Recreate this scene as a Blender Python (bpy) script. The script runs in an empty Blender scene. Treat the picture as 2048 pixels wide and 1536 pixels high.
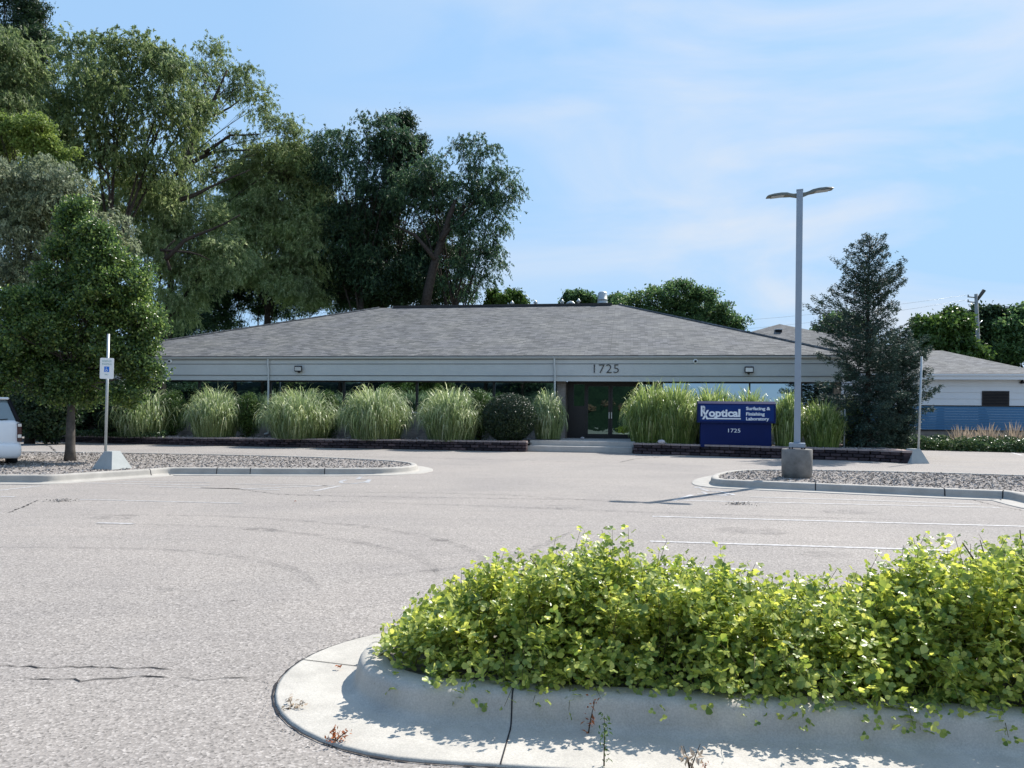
import bpy, math, random
import numpy as np
from mathutils import Vector, Matrix
R = math.radians
random.seed(7)
rng = np.random.default_rng(7)
scene = bpy.context.scene
COL = scene.collection
# ------------------------------------------------------------------ camera
F = 1500.0            # focal length in pixels of the 2048 px wide photograph
EYE = 1.42
ROLL = 0.0105
HZ = 833.0            # horizon row at the picture's centre
cd = bpy.data.cameras.new('camera')
cd.sensor_width = 36.0
cd.lens = 36.0 * F / 2048.0
cd.shift_y = (HZ - 768.0) / 2048.0
cd.clip_start = 0.05
cd.clip_end = 3000.0
cam = bpy.data.objects.new('camera', cd)
COL.objects.link(cam)
cam.matrix_world = Matrix.Translation((0, 0, EYE)) @ Matrix.Rotation(R(90), 4, 'X') @ Matrix.Rotation(ROLL, 4, 'Z')
scene.camera = cam
# ------------------------------------------------------------------ light
SUN_EL, SUN_AZ = R(48), R(44)
scene.view_settings.view_transform = 'Standard'
scene.view_settings.look = 'None'
scene.view_settings.gamma = 1.0
scene.view_settings.exposure = 1.13
w = bpy.data.worlds.new('World')
scene.world = w
w.use_nodes = True
nt = w.node_tree
nt.nodes.clear()
def _n(nt, t, **k):
    n = nt.nodes.new(t)
    for a, b in k.items():
        setattr(n, a, b)
    return n
sky = _n(nt, 'ShaderNodeTexSky', sky_type='NISHITA')
sky.sun_disc = False
sky.sun_elevation = SUN_EL
sky.sun_rotation = SUN_AZ
sky.air_density = 1.0
sky.dust_density = 0.35
sky.ozone_density = 1.2
tc = _n(nt, 'ShaderNodeTexCoord')
mp = _n(nt, 'ShaderNodeMapping')
mp.inputs['Scale'].default_value = (1.5, 1.5, 5.0)
mp.inputs['Rotation'].default_value = (0.15, 0.35, 0.3)
cn = _n(nt, 'ShaderNodeTexNoise')
cn.inputs['Scale'].default_value = 1.5
cn.inputs['Detail'].default_value = 7
cn.inputs['Roughness'].default_value = 0.52
cn.inputs['Distortion'].default_value = 0.6
cr = _n(nt, 'ShaderNodeValToRGB')
cr.color_ramp.elements[0].position = 0.40
cr.color_ramp.elements[1].position = 0.64
sep = _n(nt, 'ShaderNodeSeparateXYZ')
mx1 = _n(nt, 'ShaderNodeMapRange')      # more thin cloud to the right of the picture
mx1.inputs['From Min'].default_value = -0.30
mx1.inputs['From Max'].default_value = 0.35
mul = _n(nt, 'ShaderNodeMath', operation='MULTIPLY')
hzr = _n(nt, 'ShaderNodeMapRange')      # thin white haze band of cloud near the horizon
hzr.inputs['From Min'].default_value = 0.42
hzr.inputs['From Max'].default_value = 0.0
hzr.inputs['To Min'].default_value = 0.0
hzr.inputs['To Max'].default_value = 0.85
mxm = _n(nt, 'ShaderNodeMath', operation='MAXIMUM')
mix = _n(nt, 'ShaderNodeMixRGB')
mix.inputs['Color2'].default_value = (2.25, 2.5, 2.85, 1)
bg = _n(nt, 'ShaderNodeBackground')
bg.inputs['Strength'].default_value = 0.15
out = _n(nt, 'ShaderNodeOutputWorld')
L = nt.links.new
L(tc.outputs['Generated'], mp.inputs['Vector']); L(mp.outputs[0], cn.inputs['Vector'])
L(cn.outputs['Fac'], cr.inputs['Fac']); L(tc.outputs['Generated'], sep.inputs[0])
L(sep.outputs['X'], mx1.inputs['Value']); L(cr.outputs['Color'], mul.inputs[0]); L(mx1.outputs[0], mul.inputs[1])
L(sep.outputs['Z'], hzr.inputs['Value'])
mix0 = _n(nt, 'ShaderNodeMixRGB')
mix0.inputs['Color2'].default_value = (2.0, 2.4, 2.85, 1)
tint = _n(nt, 'ShaderNodeMixRGB', blend_type='MULTIPLY')
tint.inputs['Fac'].default_value = 1.0
tint.inputs['Color2'].default_value = (0.84, 0.95, 1.0, 1)
L(sky.outputs[0], tint.inputs['Color1'])
L(hzr.outputs[0], mix0.inputs['Fac']); L(tint.outputs[0], mix0.inputs['Color1'])
dk = _n(nt, 'ShaderNodeMixRGB', blend_type='DARKEN')
dk.inputs['Fac'].default_value = 1.0
dk.inputs['Color2'].default_value = (1.15, 1.85, 2.75, 1)
dk2 = _n(nt, 'ShaderNodeMixRGB'); dk2.inputs['Fac'].default_value = 0.12
L(mix0.outputs[0], dk.inputs['Color1']); L(dk.outputs[0], dk2.inputs['Color1']); L(mix0.outputs[0], dk2.inputs['Color2'])
L(mul.outputs[0], mix.inputs['Fac']); L(dk2.outputs[0], mix.inputs['Color1'])
mn = _n(nt, 'ShaderNodeMixRGB', blend_type='DARKEN')
mn.inputs['Fac'].default_value = 1.0
mn.inputs['Color2'].default_value = (2.5, 2.72, 3.05, 1)
L(mix.outputs[0], mn.inputs['Color1'])
L(mn.outputs[0], bg.inputs['Color']); L(bg.outputs[0], out.inputs[0])
sd = bpy.data.lights.new('sun', 'SUN')
sd.energy = 3.5
sd.angle = R(0.5)
sd.color = (1.0, 0.95, 0.89)
so = bpy.data.objects.new('sun', sd)
COL.objects.link(so)
lv = Vector((-math.sin(SUN_AZ) * math.cos(SUN_EL), -math.cos(SUN_AZ) * math.cos(SUN_EL), -math.sin(SUN_EL)))
so.rotation_euler = lv.to_track_quat('-Z', 'Y').to_euler()
so.location = (20, 20, 40)

# ------------------------------------------------------------------ pixel <-> place helpers
_c, _s = math.cos(ROLL), math.sin(ROLL)
def ray(px, py):
    dx, dy = (px - 1024.0) / F, (HZ - py) / F
    return dx * _c - dy * _s, dx * _s + dy * _c
def P(px, py, Y):
    a, b = ray(px, py)
    return Vector((a * Y, Y, EYE + b * Y))
def G(px, py, z=0.0):
    a, b = ray(px, py)
    Y = (z - EYE) / b
    return Vector((a * Y, Y, z))
PHI = R(9)
BO = Vector((4.4, 33.8, 0))
UV_ = Vector((math.cos(PHI), -math.sin(PHI)))
VV_ = Vector((math.sin(PHI), math.cos(PHI)))
def BL(px, py, wv):     # pixel -> building frame (u, w, z) on the plane w = wv
    a, b = ray(px, py)
    t = (wv + BO.x * VV_.x + BO.y * VV_.y) / (a * VV_.x + VV_.y)
    d = Vector((a * t - BO.x, t - BO.y))
    return d.dot(UV_), wv, EYE + b * t

# ------------------------------------------------------------------ objects
def tag(o, label=None, cat=None, group=None, kind=None):
    if label: o['label'] = label
    if cat: o['category'] = cat
    if group: o['group'] = group
    if kind: o['kind'] = kind
    return o
def empty(name, loc=(0, 0, 0), rz=0.0, label=None, cat=None, group=None):
    o = bpy.data.objects.new(name, None)
    o.empty_display_size = 0.2
    COL.objects.link(o)
    o.location = loc
    o.rotation_euler = (0, 0, rz)
    return tag(o, label, cat, group)
def copy_tree(o, parent=None):
    c = o.copy()
    COL.objects.link(c)
    c.parent = parent
    for ch in list(o.children):
        copy_tree(ch, c)
    return c
def rawmesh(name, V, Fc, smooth=False, uv=False):
    """V (n,3) array, Fc (m,k) int array"""
    V = np.asarray(V, dtype=np.float32); Fc = np.asarray(Fc, dtype=np.int32)
    me = bpy.data.meshes.new(name)
    m, k = Fc.shape
    me.vertices.add(len(V)); me.vertices.foreach_set('co', V.ravel())
    me.loops.add(m * k); me.loops.foreach_set('vertex_index', Fc.ravel())
    me.polygons.add(m)
    me.polygons.foreach_set('loop_start', np.arange(m, dtype=np.int32) * k)
    me.polygons.foreach_set('loop_total', np.full(m, k, dtype=np.int32))
    if smooth: me.polygons.foreach_set('use_smooth', np.ones(m, dtype=bool))
    me.update(calc_edges=True)
    return me
def place(name, me, mat, parent=None, loc=None):
    o = bpy.data.objects.new(name, me)
    COL.objects.link(o)
    if mat: me.materials.append(mat)
    if parent is not None: o.parent = parent
    if loc is not None: o.location = loc
    return o
class MB:
    def __init__(s): s.v = []; s.f = []; s.sm = []
    def add(s, vs, fs, smooth=False):
        b = len(s.v); s.v += [tuple(v) for v in vs]
        s.f += [tuple(i + b for i in f) for f in fs]; s.sm += [smooth] * len(fs)
        return s
    def box(s, x0, x1, y0, y1, z0, z1):
        vs = [(x, y, z) for z in (z0, z1) for y in (y0, y1) for x in (x0, x1)]
        return s.add(vs, [(0, 2, 3, 1), (4, 5, 7, 6), (0, 1, 5, 4), (2, 6, 7, 3), (0, 4, 6, 2), (1, 3, 7, 5)])
    def bbox(s, x0, x1, y0, y1, z0, z1, b=0.01):
        # box with chamfered edges
        vs = []; 
        xs, ys, zs = (x0, x1), (y0, y1), (z0, z1)
        idx = {}
        for i in (0, 1):
            for j in (0, 1):
                for k in (0, 1):
                    sx, sy, sz = (1 - 2 * i) * b, (1 - 2 * j) * b, (1 - 2 * k) * b
                    for ax in range(3):
                        p = [xs[i] + sx, ys[j] + sy, zs[k] + sz]
                        p[ax] = (xs[i], ys[j], zs[k])[ax]
                        idx[(i, j, k, ax)] = len(vs); vs.append(p)
        fs = []
        for ax in range(3):
            for sgn in (0, 1):
                o = [a for a in range(3) if a != ax]
                q = []
                for (p, r) in ((0, 0), (1, 0), (1, 1), (0, 1)):
                    t = [0, 0, 0]; t[ax] = sgn; t[o[0]] = p; t[o[1]] = r
                    q.append(idx[(t[0], t[1], t[2], ax)])
                fl = (sgn == 0) ^ (ax == 1)
                fs.append(tuple(reversed(q)) if fl else tuple(q))
        for ax in range(3):
            o = [a for a in range(3) if a != ax]
            for p in (0, 1):
                for r in (0, 1):
                    def g(e, which):
                        t = [0, 0, 0]; t[ax] = e; t[o[0]] = p; t[o[1]] = r
                        return idx[(t[0], t[1], t[2], which)]
                    fs.append((g(0, o[0]), g(1, o[0]), g(1, o[1]), g(0, o[1])))
        for i in (0, 1):
            for j in (0, 1):
                for k in (0, 1):
                    fs.append((idx[(i, j, k, 0)], idx[(i, j, k, 1)], idx[(i, j, k, 2)]))
        return s.add(vs, fs)
    def quad(s, a, b, c, d): return s.add([a, b, c, d], [(0, 1, 2, 3)])
    def poly(s, pts): return s.add(pts, [tuple(range(len(pts)))])
    def prism(s, pts, z0, z1):
        n = len(pts)
        vs = [(p[0], p[1], z0) for p in pts] + [(p[0], p[1], z1) for p in pts]
        return s.add(vs, [tuple(reversed(range(n))), tuple(range(n, 2 * n))] + [(i, (i + 1) % n, n + (i + 1) % n, n + i) for i in range(n)])
    def tube(s, pts, rad, n=8, cap=True, smooth=True):
        pts = [Vector(p) for p in pts]
        if not hasattr(rad, '__len__'): rad = [rad] * len(pts)
        vs = []; fs = []
        up = Vector((0.13, 0.21, 1)).normalized()
        prev = None
        for i, p in enumerate(pts):
            t = (pts[min(i + 1, len(pts) - 1)] - pts[max(i - 1, 0)]).normalized()
            if prev is None:
                a = t.cross(up)
                if a.length < 0.1: a = t.cross(Vector((1, 0, 0)))
            else: a = prev - t * prev.dot(t)
            a.normalize(); prev = a
            b = t.cross(a)
            for k in range(n):
                an = 2 * math.pi * k / n
                vs.append(p + (a * math.cos(an) + b * math.sin(an)) * rad[i])
        for i in range(len(pts) - 1):
            for k in range(n):
                fs.append((i * n + k, i * n + (k + 1) % n, (i + 1) * n + (k + 1) % n, (i + 1) * n + k))
        s.add(vs, fs, smooth)
        if cap:
            b0 = len(s.v) - len(vs)
            s.f.append(tuple(b0 + k for k in reversed(range(n)))); s.sm.append(False)
            s.f.append(tuple(b0 + (len(pts) - 1) * n + k for k in range(n))); s.sm.append(False)
        return s
    def lathe(s, prof, c=(0, 0, 0), n=20, smooth=True):
        vs = []
        for r, z in prof:
            for k in range(n):
                an = 2 * math.pi * k / n
                vs.append((c[0] + r * math.cos(an), c[1] + r * math.sin(an), c[2] + z))
        fs = [(i * n + k, i * n + (k + 1) % n, (i + 1) * n + (k + 1) % n, (i + 1) * n + k) for i in range(len(prof) - 1) for k in range(n)]
        fs += [tuple(reversed(range(n))), tuple((len(prof) - 1) * n + k for k in range(n))]
        return s.add(vs, fs, smooth)
    def build(s, name, mat, parent=None, loc=(0, 0, 0), world=False, xf=None):
        """vertices are in the frame of the parent; with world=True they are world coordinates and loc is the origin"""
        vs = s.v
        if xf is not None: vs = [tuple(xf @ Vector(v)) for v in vs]
        me = bpy.data.meshes.new(name)
        lx, ly, lz = loc
        vs = [(x - lx, y - ly, z - lz) for x, y, z in vs]
        me.from_pydata(vs, [], s.f)
        me.polygons.foreach_set('use_smooth', s.sm)
        me.update()
        # metric UVs: u along the horizontal of each face, v up its slope
        uvl = me.uv_layers.new(name='UVMap')
        for p in me.polygons:
            n = p.normal
            h = Vector((-n.y, n.x, 0))
            if h.length < 0.15: h = Vector((1, 0, 0))
            h.normalize(); u2 = n.cross(h)
            for li in p.loop_indices:
                co = me.vertices[me.loops[li].vertex_index].co
                uvl.data[li].uv = (co.dot(h), co.dot(u2))
        o = place(name, me, mat, parent, loc)
        return o
def rel(parent_loc, pts): return [Vector(p) - Vector(parent_loc) for p in pts]

# ------------------------------------------------------------------ materials
class MT:
    def __init__(s, name, rough=0.7, spec=0.4, metal=0.0):
        s.m = bpy.data.materials.new(name); s.m.use_nodes = True
        s.t = s.m.node_tree; s.b = s.t.nodes['Principled BSDF']; s.out = s.t.nodes['Material Output']
        s.b.inputs['Roughness'].default_value = rough; s.b.inputs['Metallic'].default_value = metal
        s.b.inputs['Specular IOR Level'].default_value = spec
    def n(s, t, **k): return _n(s.t, t, **k)
    def l(s, a, b): s.t.links.new(a, b)
    def coord(s, kind='Object', scale=(1, 1, 1), rot=(0, 0, 0)):
        c = s.n('ShaderNodeTexCoord'); m = s.n('ShaderNodeMapping')
        m.inputs['Scale'].default_value = scale; m.inputs['Rotation'].default_value = rot
        s.l(c.outputs[kind], m.inputs['Vector']); return m.outputs[0]
    def noise(s, co, scale, detail=4, rough=0.55, dist=0.0):
        t = s.n('ShaderNodeTexNoise'); t.inputs['Scale'].default_value = scale; t.inputs['Detail'].default_value = detail
        t.inputs['Roughness'].default_value = rough; t.inputs['Distortion'].default_value = dist
        s.l(co, t.inputs['Vector']); return t.outputs['Fac']
    def ramp(s, fac, stops):
        r = s.n('ShaderNodeValToRGB'); e = r.color_ramp.elements
        while len(e) < len(stops): e.new(0.5)
        for k, (p, c) in enumerate(stops):
            e[k].position = p; e[k].color = (c if hasattr(c, '__len__') else (c, c, c)) + ((1,) if not hasattr(c, '__len__') or len(c) == 3 else ())
        s.l(fac, r.inputs['Fac']); return r.outputs['Color']
    def mixc(s, fac, a, b, mode='MIX'):
        m = s.n('ShaderNodeMixRGB', blend_type=mode)
        for i, v in ((0, fac), (1, a), (2, b)):
            if hasattr(v, 'is_linked') or hasattr(v, 'node'): s.l(v, m.inputs[i])
            elif i == 0: m.inputs[0].default_value = v
            else: m.inputs[i].default_value = tuple(v) + (1,) if len(v) == 3 else v
        return m.outputs[0]
    def col(s, c):
        if hasattr(c, 'node'): s.l(c, s.b.inputs['Base Color'])
        else: s.b.inputs['Base Color'].default_value = tuple(c) + (1,)
        return s
    def bump(s, h, strength=0.3, dist=0.01):
        b = s.n('ShaderNodeBump'); b.inputs['Strength'].default_value = strength; b.inputs['Distance'].default_value = dist
        s.l(h, b.inputs['Height']); s.l(b.outputs[0], s.b.inputs['Normal']); return s
def simple(name, c, rough=0.6, spec=0.4, metal=0.0, var=0.12, scale=6.0, bump=0.0):
    m = MT(name, rough, spec, metal)
    co = m.coord('Object')
    f = m.noise(co, scale, 5, 0.6)
    lo = tuple(x * (1 - var) for x in c); hi = tuple(min(1, x * (1 + var)) for x in c)
    m.col(m.ramp(f, [(0.3, lo), (0.7, hi)]))
    if bump: m.bump(m.noise(co, scale * 12, 3), bump, 0.01)
    return m.m
def leaf_mat(name, c1, c2, c3=None, rough=0.45, trans=0.4, spec=0.4, nscale=0.6, tcol=None):
    m = MT(name, rough, spec)
    g = m.n('ShaderNodeNewGeometry')
    stops = [(0.0, c1), (0.75, c2)] + ([(1.0, c3)] if c3 else [])
    c = m.ramp(g.outputs['Random Per Island'], stops)
    nz = m.noise(m.coord('Object'), nscale, 3)
    c = m.mixc(m.ramp(nz, [(0.35, 0.0), (0.65, 1.0)]), c, m.mixc(1.0, c, (1.32, 1.25, 1.0), 'MULTIPLY'))
    m.col(c)
    tr = m.n('ShaderNodeBsdfTranslucent'); ms = m.n('ShaderNodeMixShader'); ms.inputs[0].default_value = trans
    if tcol: m.l(m.mixc(1.0, c, tcol, 'MULTIPLY'), tr.inputs['Color'])
    else: m.l(c, tr.inputs['Color'])
    m.l(m.b.outputs[0], ms.inputs[1]); m.l(tr.outputs[0], ms.inputs[2]); m.l(ms.outputs[0], m.out.inputs['Surface'])
    return m.m

M = {}
# asphalt, aged to light grey with pale aggregate
m = MT('old_asphalt', 0.9, 0.25)
co = m.coord('Object')
sp = m.n('ShaderNodeTexVoronoi'); sp.inputs['Scale'].default_value = 85; m.l(co, sp.inputs['Vector'])
sc = m.n('ShaderNodeSeparateColor'); m.l(sp.outputs['Color'], sc.inputs[0])
agg = m.ramp(sc.outputs[0], [(0.0, (0.15, 0.138, 0.127)), (0.2, (0.25, 0.229, 0.209)), (0.75, (0.295, 0.271, 0.248)), (1.0, (0.41, 0.38, 0.35))])
fine = m.noise(co, 30, 6, 0.7)
agg = m.mixc(1.0, agg, m.ramp(fine, [(0.3, 0.80), (0.7, 1.16)]), 'MULTIPLY')
big = m.noise(co, 0.35, 5, 0.6, 0.5)
agg = m.mixc(1.0, agg, m.ramp(big, [(0.3, (0.90, 0.895, 0.90)), (0.5, (1.0, 0.99, 0.98)), (0.72, (1.08, 1.06, 1.04))]), 'MULTIPLY')
str_ = m.noise(m.coord('Object', (0.25, 2.2, 1), (0, 0, R(9))), 1.4, 5, 0.6, 0.3)
agg = m.mixc(1.0, agg, m.ramp(str_, [(0.32, (0.93, 0.93, 0.935)), (0.55, (1.0, 1.0, 1.0))]), 'MULTIPLY')
spot = m.noise(co, 2.1, 3, 0.5)
agg = m.mixc(m.ramp(spot, [(0.70, 0.0), (0.80, 0.28)]), agg, (0.17, 0.17, 0.18))
m.col(agg); m.bump(m.mixc(0.5, sp.outputs['Distance'], fine), 0.55, 0.006)
M['asphalt'] = m.m
# concrete
def concrete(name, c, var=0.1, stain=0.2, warm=(1, 1, 1)):
    m = MT(name, 0.85, 0.3)
    co = m.coord('Object')
    a = m.ramp(m.noise(co, 3.0, 7, 0.65), [(0.3, tuple(x * (1 - var) for x in c)), (0.7, tuple(x * (1 + var) for x in c))])
    a = m.mixc(m.ramp(m.noise(co, 1.3, 6, 0.7, 0.8), [(0.5, 0.0), (0.75, stain)]), a, tuple(x * 0.55 for x in c))
    a = m.mixc(1.0, a, m.ramp(m.noise(co, 130, 3, 0.6), [(0.35, 0.88), (0.65, 1.1)]), 'MULTIPLY')
    v = m.n('ShaderNodeTexVoronoi'); v.inputs['Scale'].default_value = 14; m.l(co, v.inputs['Vector'])
    a = m.mixc(m.ramp(v.outputs['Distance'], [(0.03, 0.55), (0.06, 0.0)]), a, tuple(x * 0.35 for x in c))
    m.col(a); m.bump(m.noise(co, 60, 5, 0.7), 0.25, 0.006)
    return m.m
M['concrete'] = concrete('pale_kerb_concrete', (0.46, 0.43, 0.375), 0.16, 0.5)
M['concrete_far'] = concrete('weathered_kerb_concrete', (0.37, 0.35, 0.315), 0.14, 0.3)
M['concrete_base'] = concrete('dark_weathered_concrete', (0.20, 0.19, 0.175), 0.35, 0.6)
M['concrete_sign'] = concrete('painted_grey_concrete', (0.36, 0.38, 0.37), 0.08, 0.15)
M['step'] = concrete('step_concrete', (0.42, 0.40, 0.37), 0.1, 0.25)
M['crack'] = simple('dark_crack', (0.035, 0.034, 0.036), 0.95, 0.1)
m = MT('worn_white_paint', 0.7, 0.3)
co = m.coord('Object')
m.col(m.mixc(m.ramp(m.noise(co, 14, 6, 0.75), [(0.40, 0.15), (0.58, 1.0)]), (0.52, 0.51, 0.50), (0.29, 0.275, 0.265)))
M['paint'] = m.m
m = MT('worn_blue_white_paint', 0.7, 0.3)
m.col(m.mixc(m.ramp(m.noise(m.coord('Object'), 7, 5, 0.75), [(0.38, 0.2), (0.52, 1.0)]), (0.48, 0.52, 0.56), (0.29, 0.28, 0.275)))
M['paint_blue'] = m.m
M['mulch'] = simple('grey_mulch', (0.27, 0.245, 0.225), 0.95, 0.1, var=0.5, scale=22, bump=0.8)
m = MT('mulch_chip', 0.9, 0.15)
g = m.n('ShaderNodeNewGeometry')
m.col(m.ramp(g.outputs['Random Per Island'], [(0, (0.16, 0.145, 0.13)), (0.35, (0.27, 0.25, 0.235)), (0.8, (0.36, 0.335, 0.31)), (1, (0.5, 0.47, 0.44))]))
M['chip'] = m.m
M['lawn'] = simple('lawn', (0.05, 0.075, 0.035), 0.9, 0.1, var=0.6, scale=2.5, bump=0.5)
m = MT('dark_thicket_slope', 0.95, 0.1)
co = m.coord('Object', (1, 1, 3))
m.col(m.mixc(m.ramp(m.noise(co, 1.3, 7, 0.7), [(0.4, 0.0), (0.62, 1.0)]), (0.006, 0.014, 0.010), (0.022, 0.04, 0.022)))
M['thicket'] = m.m
m = MT('faint_tyre_mark', 0.9, 0.1)
tr = m.n('ShaderNodeBsdfTransparent'); ms = m.n('ShaderNodeMixShader')
m.l(m.ramp(m.noise(m.coord('Object'), 5, 5, 0.7), [(0.40, 0.0), (0.66, 0.2)]), ms.inputs[0])
m.col((0.10, 0.098, 0.10)); m.l(tr.outputs[0], ms.inputs[1]); m.l(m.b.outputs[0], ms.inputs[2]); m.l(ms.outputs[0], m.out.inputs['Surface'])
M['tyre'] = m.m
# shingles
m = MT('grey_shingle', 0.9, 0.25)
uvc = m.coord('UV')
br = m.n('ShaderNodeTexBrick'); br.offset = 0.37; br.offset_frequency = 2
for k, v in (('Scale', 1.0), ('Mortar Size', 0.006), ('Mortar Smooth', 0.5), ('Bias', 0.0), ('Brick Width', 0.34), ('Row Height', 0.145)): br.inputs[k].default_value = v
br.inputs['Color1'].default_value = (0.082, 0.087, 0.090, 1); br.inputs['Color2'].default_value = (0.188, 0.190, 0.190, 1); br.inputs['Mortar'].default_value = (0.045, 0.047, 0.052, 1)
m.l(uvc, br.inputs['Vector'])
c = m.mixc(1.0, br.outputs['Color'], m.ramp(m.noise(uvc, 0.5, 5, 0.6), [(0.3, (0.84, 0.85, 0.90)), (0.7, (1.12, 1.10, 1.04))]), 'MULTIPLY')
c = m.mixc(1.0, c, m.ramp(m.noise(uvc, 28, 4, 0.7), [(0.3, 0.85), (0.7, 1.15)]), 'MULTIPLY')
br2 = m.n('ShaderNodeTexBrick')
for k, v in (('Scale', 1.0), ('Mortar Size', 0.022), ('Mortar Smooth', 0.6), ('Brick Width', 90.0), ('Row Height', 0.145)): br2.inputs[k].default_value = v
m.l(uvc, br2.inputs['Vector'])
c = m.mixc(1.0, c, m.ramp(br2.outputs['Fac'], [(0.0, 1.0), (1.0, 0.62)]), 'MULTIPLY')  # shadow line of each shingle row painted into the colour
c = m.mixc(1.0, c, m.ramp(m.noise(m.coord('UV', (1.2, 7, 1)), 1.5, 4, 0.7), [(0.3, 0.72), (0.7, 1.25)]), 'MULTIPLY')
m.col(c); m.bump(br.outputs['Fac'], -0.5, 0.02)
M['shingle'] = m.m
def brickmat(name, c1, c2, mo, bw=0.2, rh=0.067):
    m = MT(name, 0.9, 0.2); uvc = m.coord('UV')
    br = m.n('ShaderNodeTexBrick')
    for k, v in (('Scale', 1.0), ('Mortar Size', 0.006), ('Brick Width', bw), ('Row Height', rh)): br.inputs[k].default_value = v
    br.inputs['Color1'].default_value = c1 + (1,); br.inputs['Color2'].default_value = c2 + (1,); br.inputs['Mortar'].default_value = mo + (1,)
    m.l(uvc, br.inputs['Vector'])
    m.col(m.mixc(1.0, br.outputs['Color'], m.ramp(m.noise(uvc, 3, 5), [(0.3, 0.8), (0.7, 1.15)]), 'MULTIPLY')); m.bump(br.outputs['Fac'], -0.4, 0.01)
    return m.m
M['brick'] = brickmat('taupe_brick', (0.20, 0.165, 0.14), (0.30, 0.25, 0.21), (0.24, 0.23, 0.21))
M['brick_dark'] = brickmat('dark_brick', (0.12, 0.10, 0.09), (0.19, 0.16, 0.14), (0.14, 0.13, 0.13))
M['fascia'] = simple('pale_grey_siding', (0.54, 0.55, 0.53), 0.6, 0.3, var=0.05, scale=1.3)
M['gutter'] = simple('grey_gutter', (0.46, 0.47, 0.46), 0.5, 0.4, var=0.05)
M['fascia_line'] = simple('joint_shade_and_soffit', (0.14, 0.15, 0.16), 0.8, 0.2)
M['frame'] = simple('bronze_window_frame', (0.018, 0.014, 0.013), 0.45, 0.5, var=0.2)
M['door'] = simple('dark_bronze_door', (0.014, 0.010, 0.010), 0.4, 0.5, var=0.2)
M['silver'] = simple('brushed_silver', (0.62, 0.62, 0.6), 0.35, 0.5, 0.6, var=0.06)
m = MT('reflective_glass', 0.015, 0.5, 1.0)
m.col((0.36, 0.45, 0.49)); m.bump(m.noise(m.coord('Object'), 1.2, 2), 0.02, 0.05)
M['glass'] = m.m
m = MT('door_glass', 0.02, 0.5, 1.0)
m.col((0.13, 0.19, 0.18)); m.bump(m.noise(m.coord('Object'), 3.0, 2), 0.03, 0.05)
M['door_glass'] = m.m
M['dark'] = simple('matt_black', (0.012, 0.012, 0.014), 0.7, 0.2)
M['number'] = simple('dark_number', (0.04, 0.045, 0.05), 0.5, 0.4)
M['sign_blue'] = simple('navy_sign_paint', (0.002, 0.012, 0.085), 0.6, 0.2, var=0.08, scale=1.5)
M['sign_blue2'] = simple('blue_sign_panel', (0.003, 0.028, 0.15), 0.6, 0.2, var=0.08, scale=1.5)
M['sign_white'] = simple('sign_lettering', (0.75, 0.80, 0.85), 0.5, 0.4, var=0.02)
M['white'] = simple('white_sheet', (0.80, 0.82, 0.82), 0.5, 0.4, var=0.03)
M['ada_blue'] = simple('bright_blue_sheet', (0.01, 0.16, 0.62), 0.5, 0.4, var=0.04)
M['ada_green'] = simple('pale_green_lettering', (0.38, 0.52, 0.50), 0.6, 0.3, var=0.04)
M['galv'] = simple('galvanised_steel', (0.42, 0.45, 0.45), 0.45, 0.5, 0.35, var=0.1, scale=20)
M['pole'] = simple('grey_painted_pole', (0.27, 0.32, 0.38), 0.42, 0.5, 0.15, var=0.05, scale=3)
M['lamp_head'] = simple('grey_lamp_housing', (0.15, 0.155, 0.13), 0.5, 0.45, 0.2, var=0.08)
M['block'] = None
m = MT('retaining_block', 0.92, 0.15)
g = m.n('ShaderNodeNewGeometry')
c = m.ramp(g.outputs['Random Per Island'], [(0, (0.035, 0.028, 0.032)), (0.6, (0.065, 0.048, 0.052)), (1, (0.13, 0.09, 0.09))])
co = m.coord('Object')
c = m.mixc(1.0, c, m.ramp(m.noise(co, 12, 6, 0.7), [(0.3, 0.7), (0.7, 1.25)]), 'MULTIPLY')
m.col(c); m.bump(m.noise(co, 25, 6, 0.7), 0.8, 0.02)
M['block'] = m.m
M['cap'] = simple('retaining_cap', (0.34, 0.27, 0.25), 0.9, 0.15, var=0.25, scale=9, bump=0.4)
M['siding_white'] = simple('white_siding', (0.66, 0.68, 0.70), 0.6, 0.3, var=0.03, scale=1)
M['siding_blue'] = simple('blue_siding', (0.06, 0.17, 0.31), 0.6, 0.3, var=0.06, scale=1)
M['bark'] = simple('dark_bark', (0.06, 0.048, 0.04), 0.95, 0.1, var=0.4, scale=7, bump=0.8)
M['bark2'] = simple('grey_bark', (0.10, 0.09, 0.08), 0.95, 0.1, var=0.35, scale=7, bump=0.8)
M['twig'] = simple('brown_twig', (0.07, 0.05, 0.035), 0.9, 0.1, var=0.3)
M['util'] = simple('weathered_utility_pole', (0.30, 0.30, 0.29), 0.9, 0.1, var=0.2, scale=4)
M['boulder'] = simple('brown_boulder', (0.16, 0.10, 0.07), 0.9, 0.2, var=0.3)
M['twig_green'] = simple('green_brown_stem', (0.11, 0.10, 0.04), 0.8, 0.2, var=0.3)
M['stone'] = simple('pale_stone', (0.5, 0.46, 0.46), 0.8, 0.2, var=0.15, scale=9)
M['car'] = simple('white_car_paint', (0.80, 0.81, 0.82), 0.22, 0.6, var=0.01)
M['car_glass'] = simple('car_glass', (0.16, 0.22, 0.24), 0.06, 0.9, 0.35, var=0.02)
M['rubber'] = simple('black_rubber', (0.02, 0.02, 0.022), 0.8, 0.2)
M['taillight'] = simple('dark_red_lens', (0.05, 0.008, 0.012), 0.15, 0.7, var=0.1)
M['plate'] = simple('licence_plate', (0.55, 0.58, 0.57), 0.5, 0.4, var=0.08, scale=15)

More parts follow.
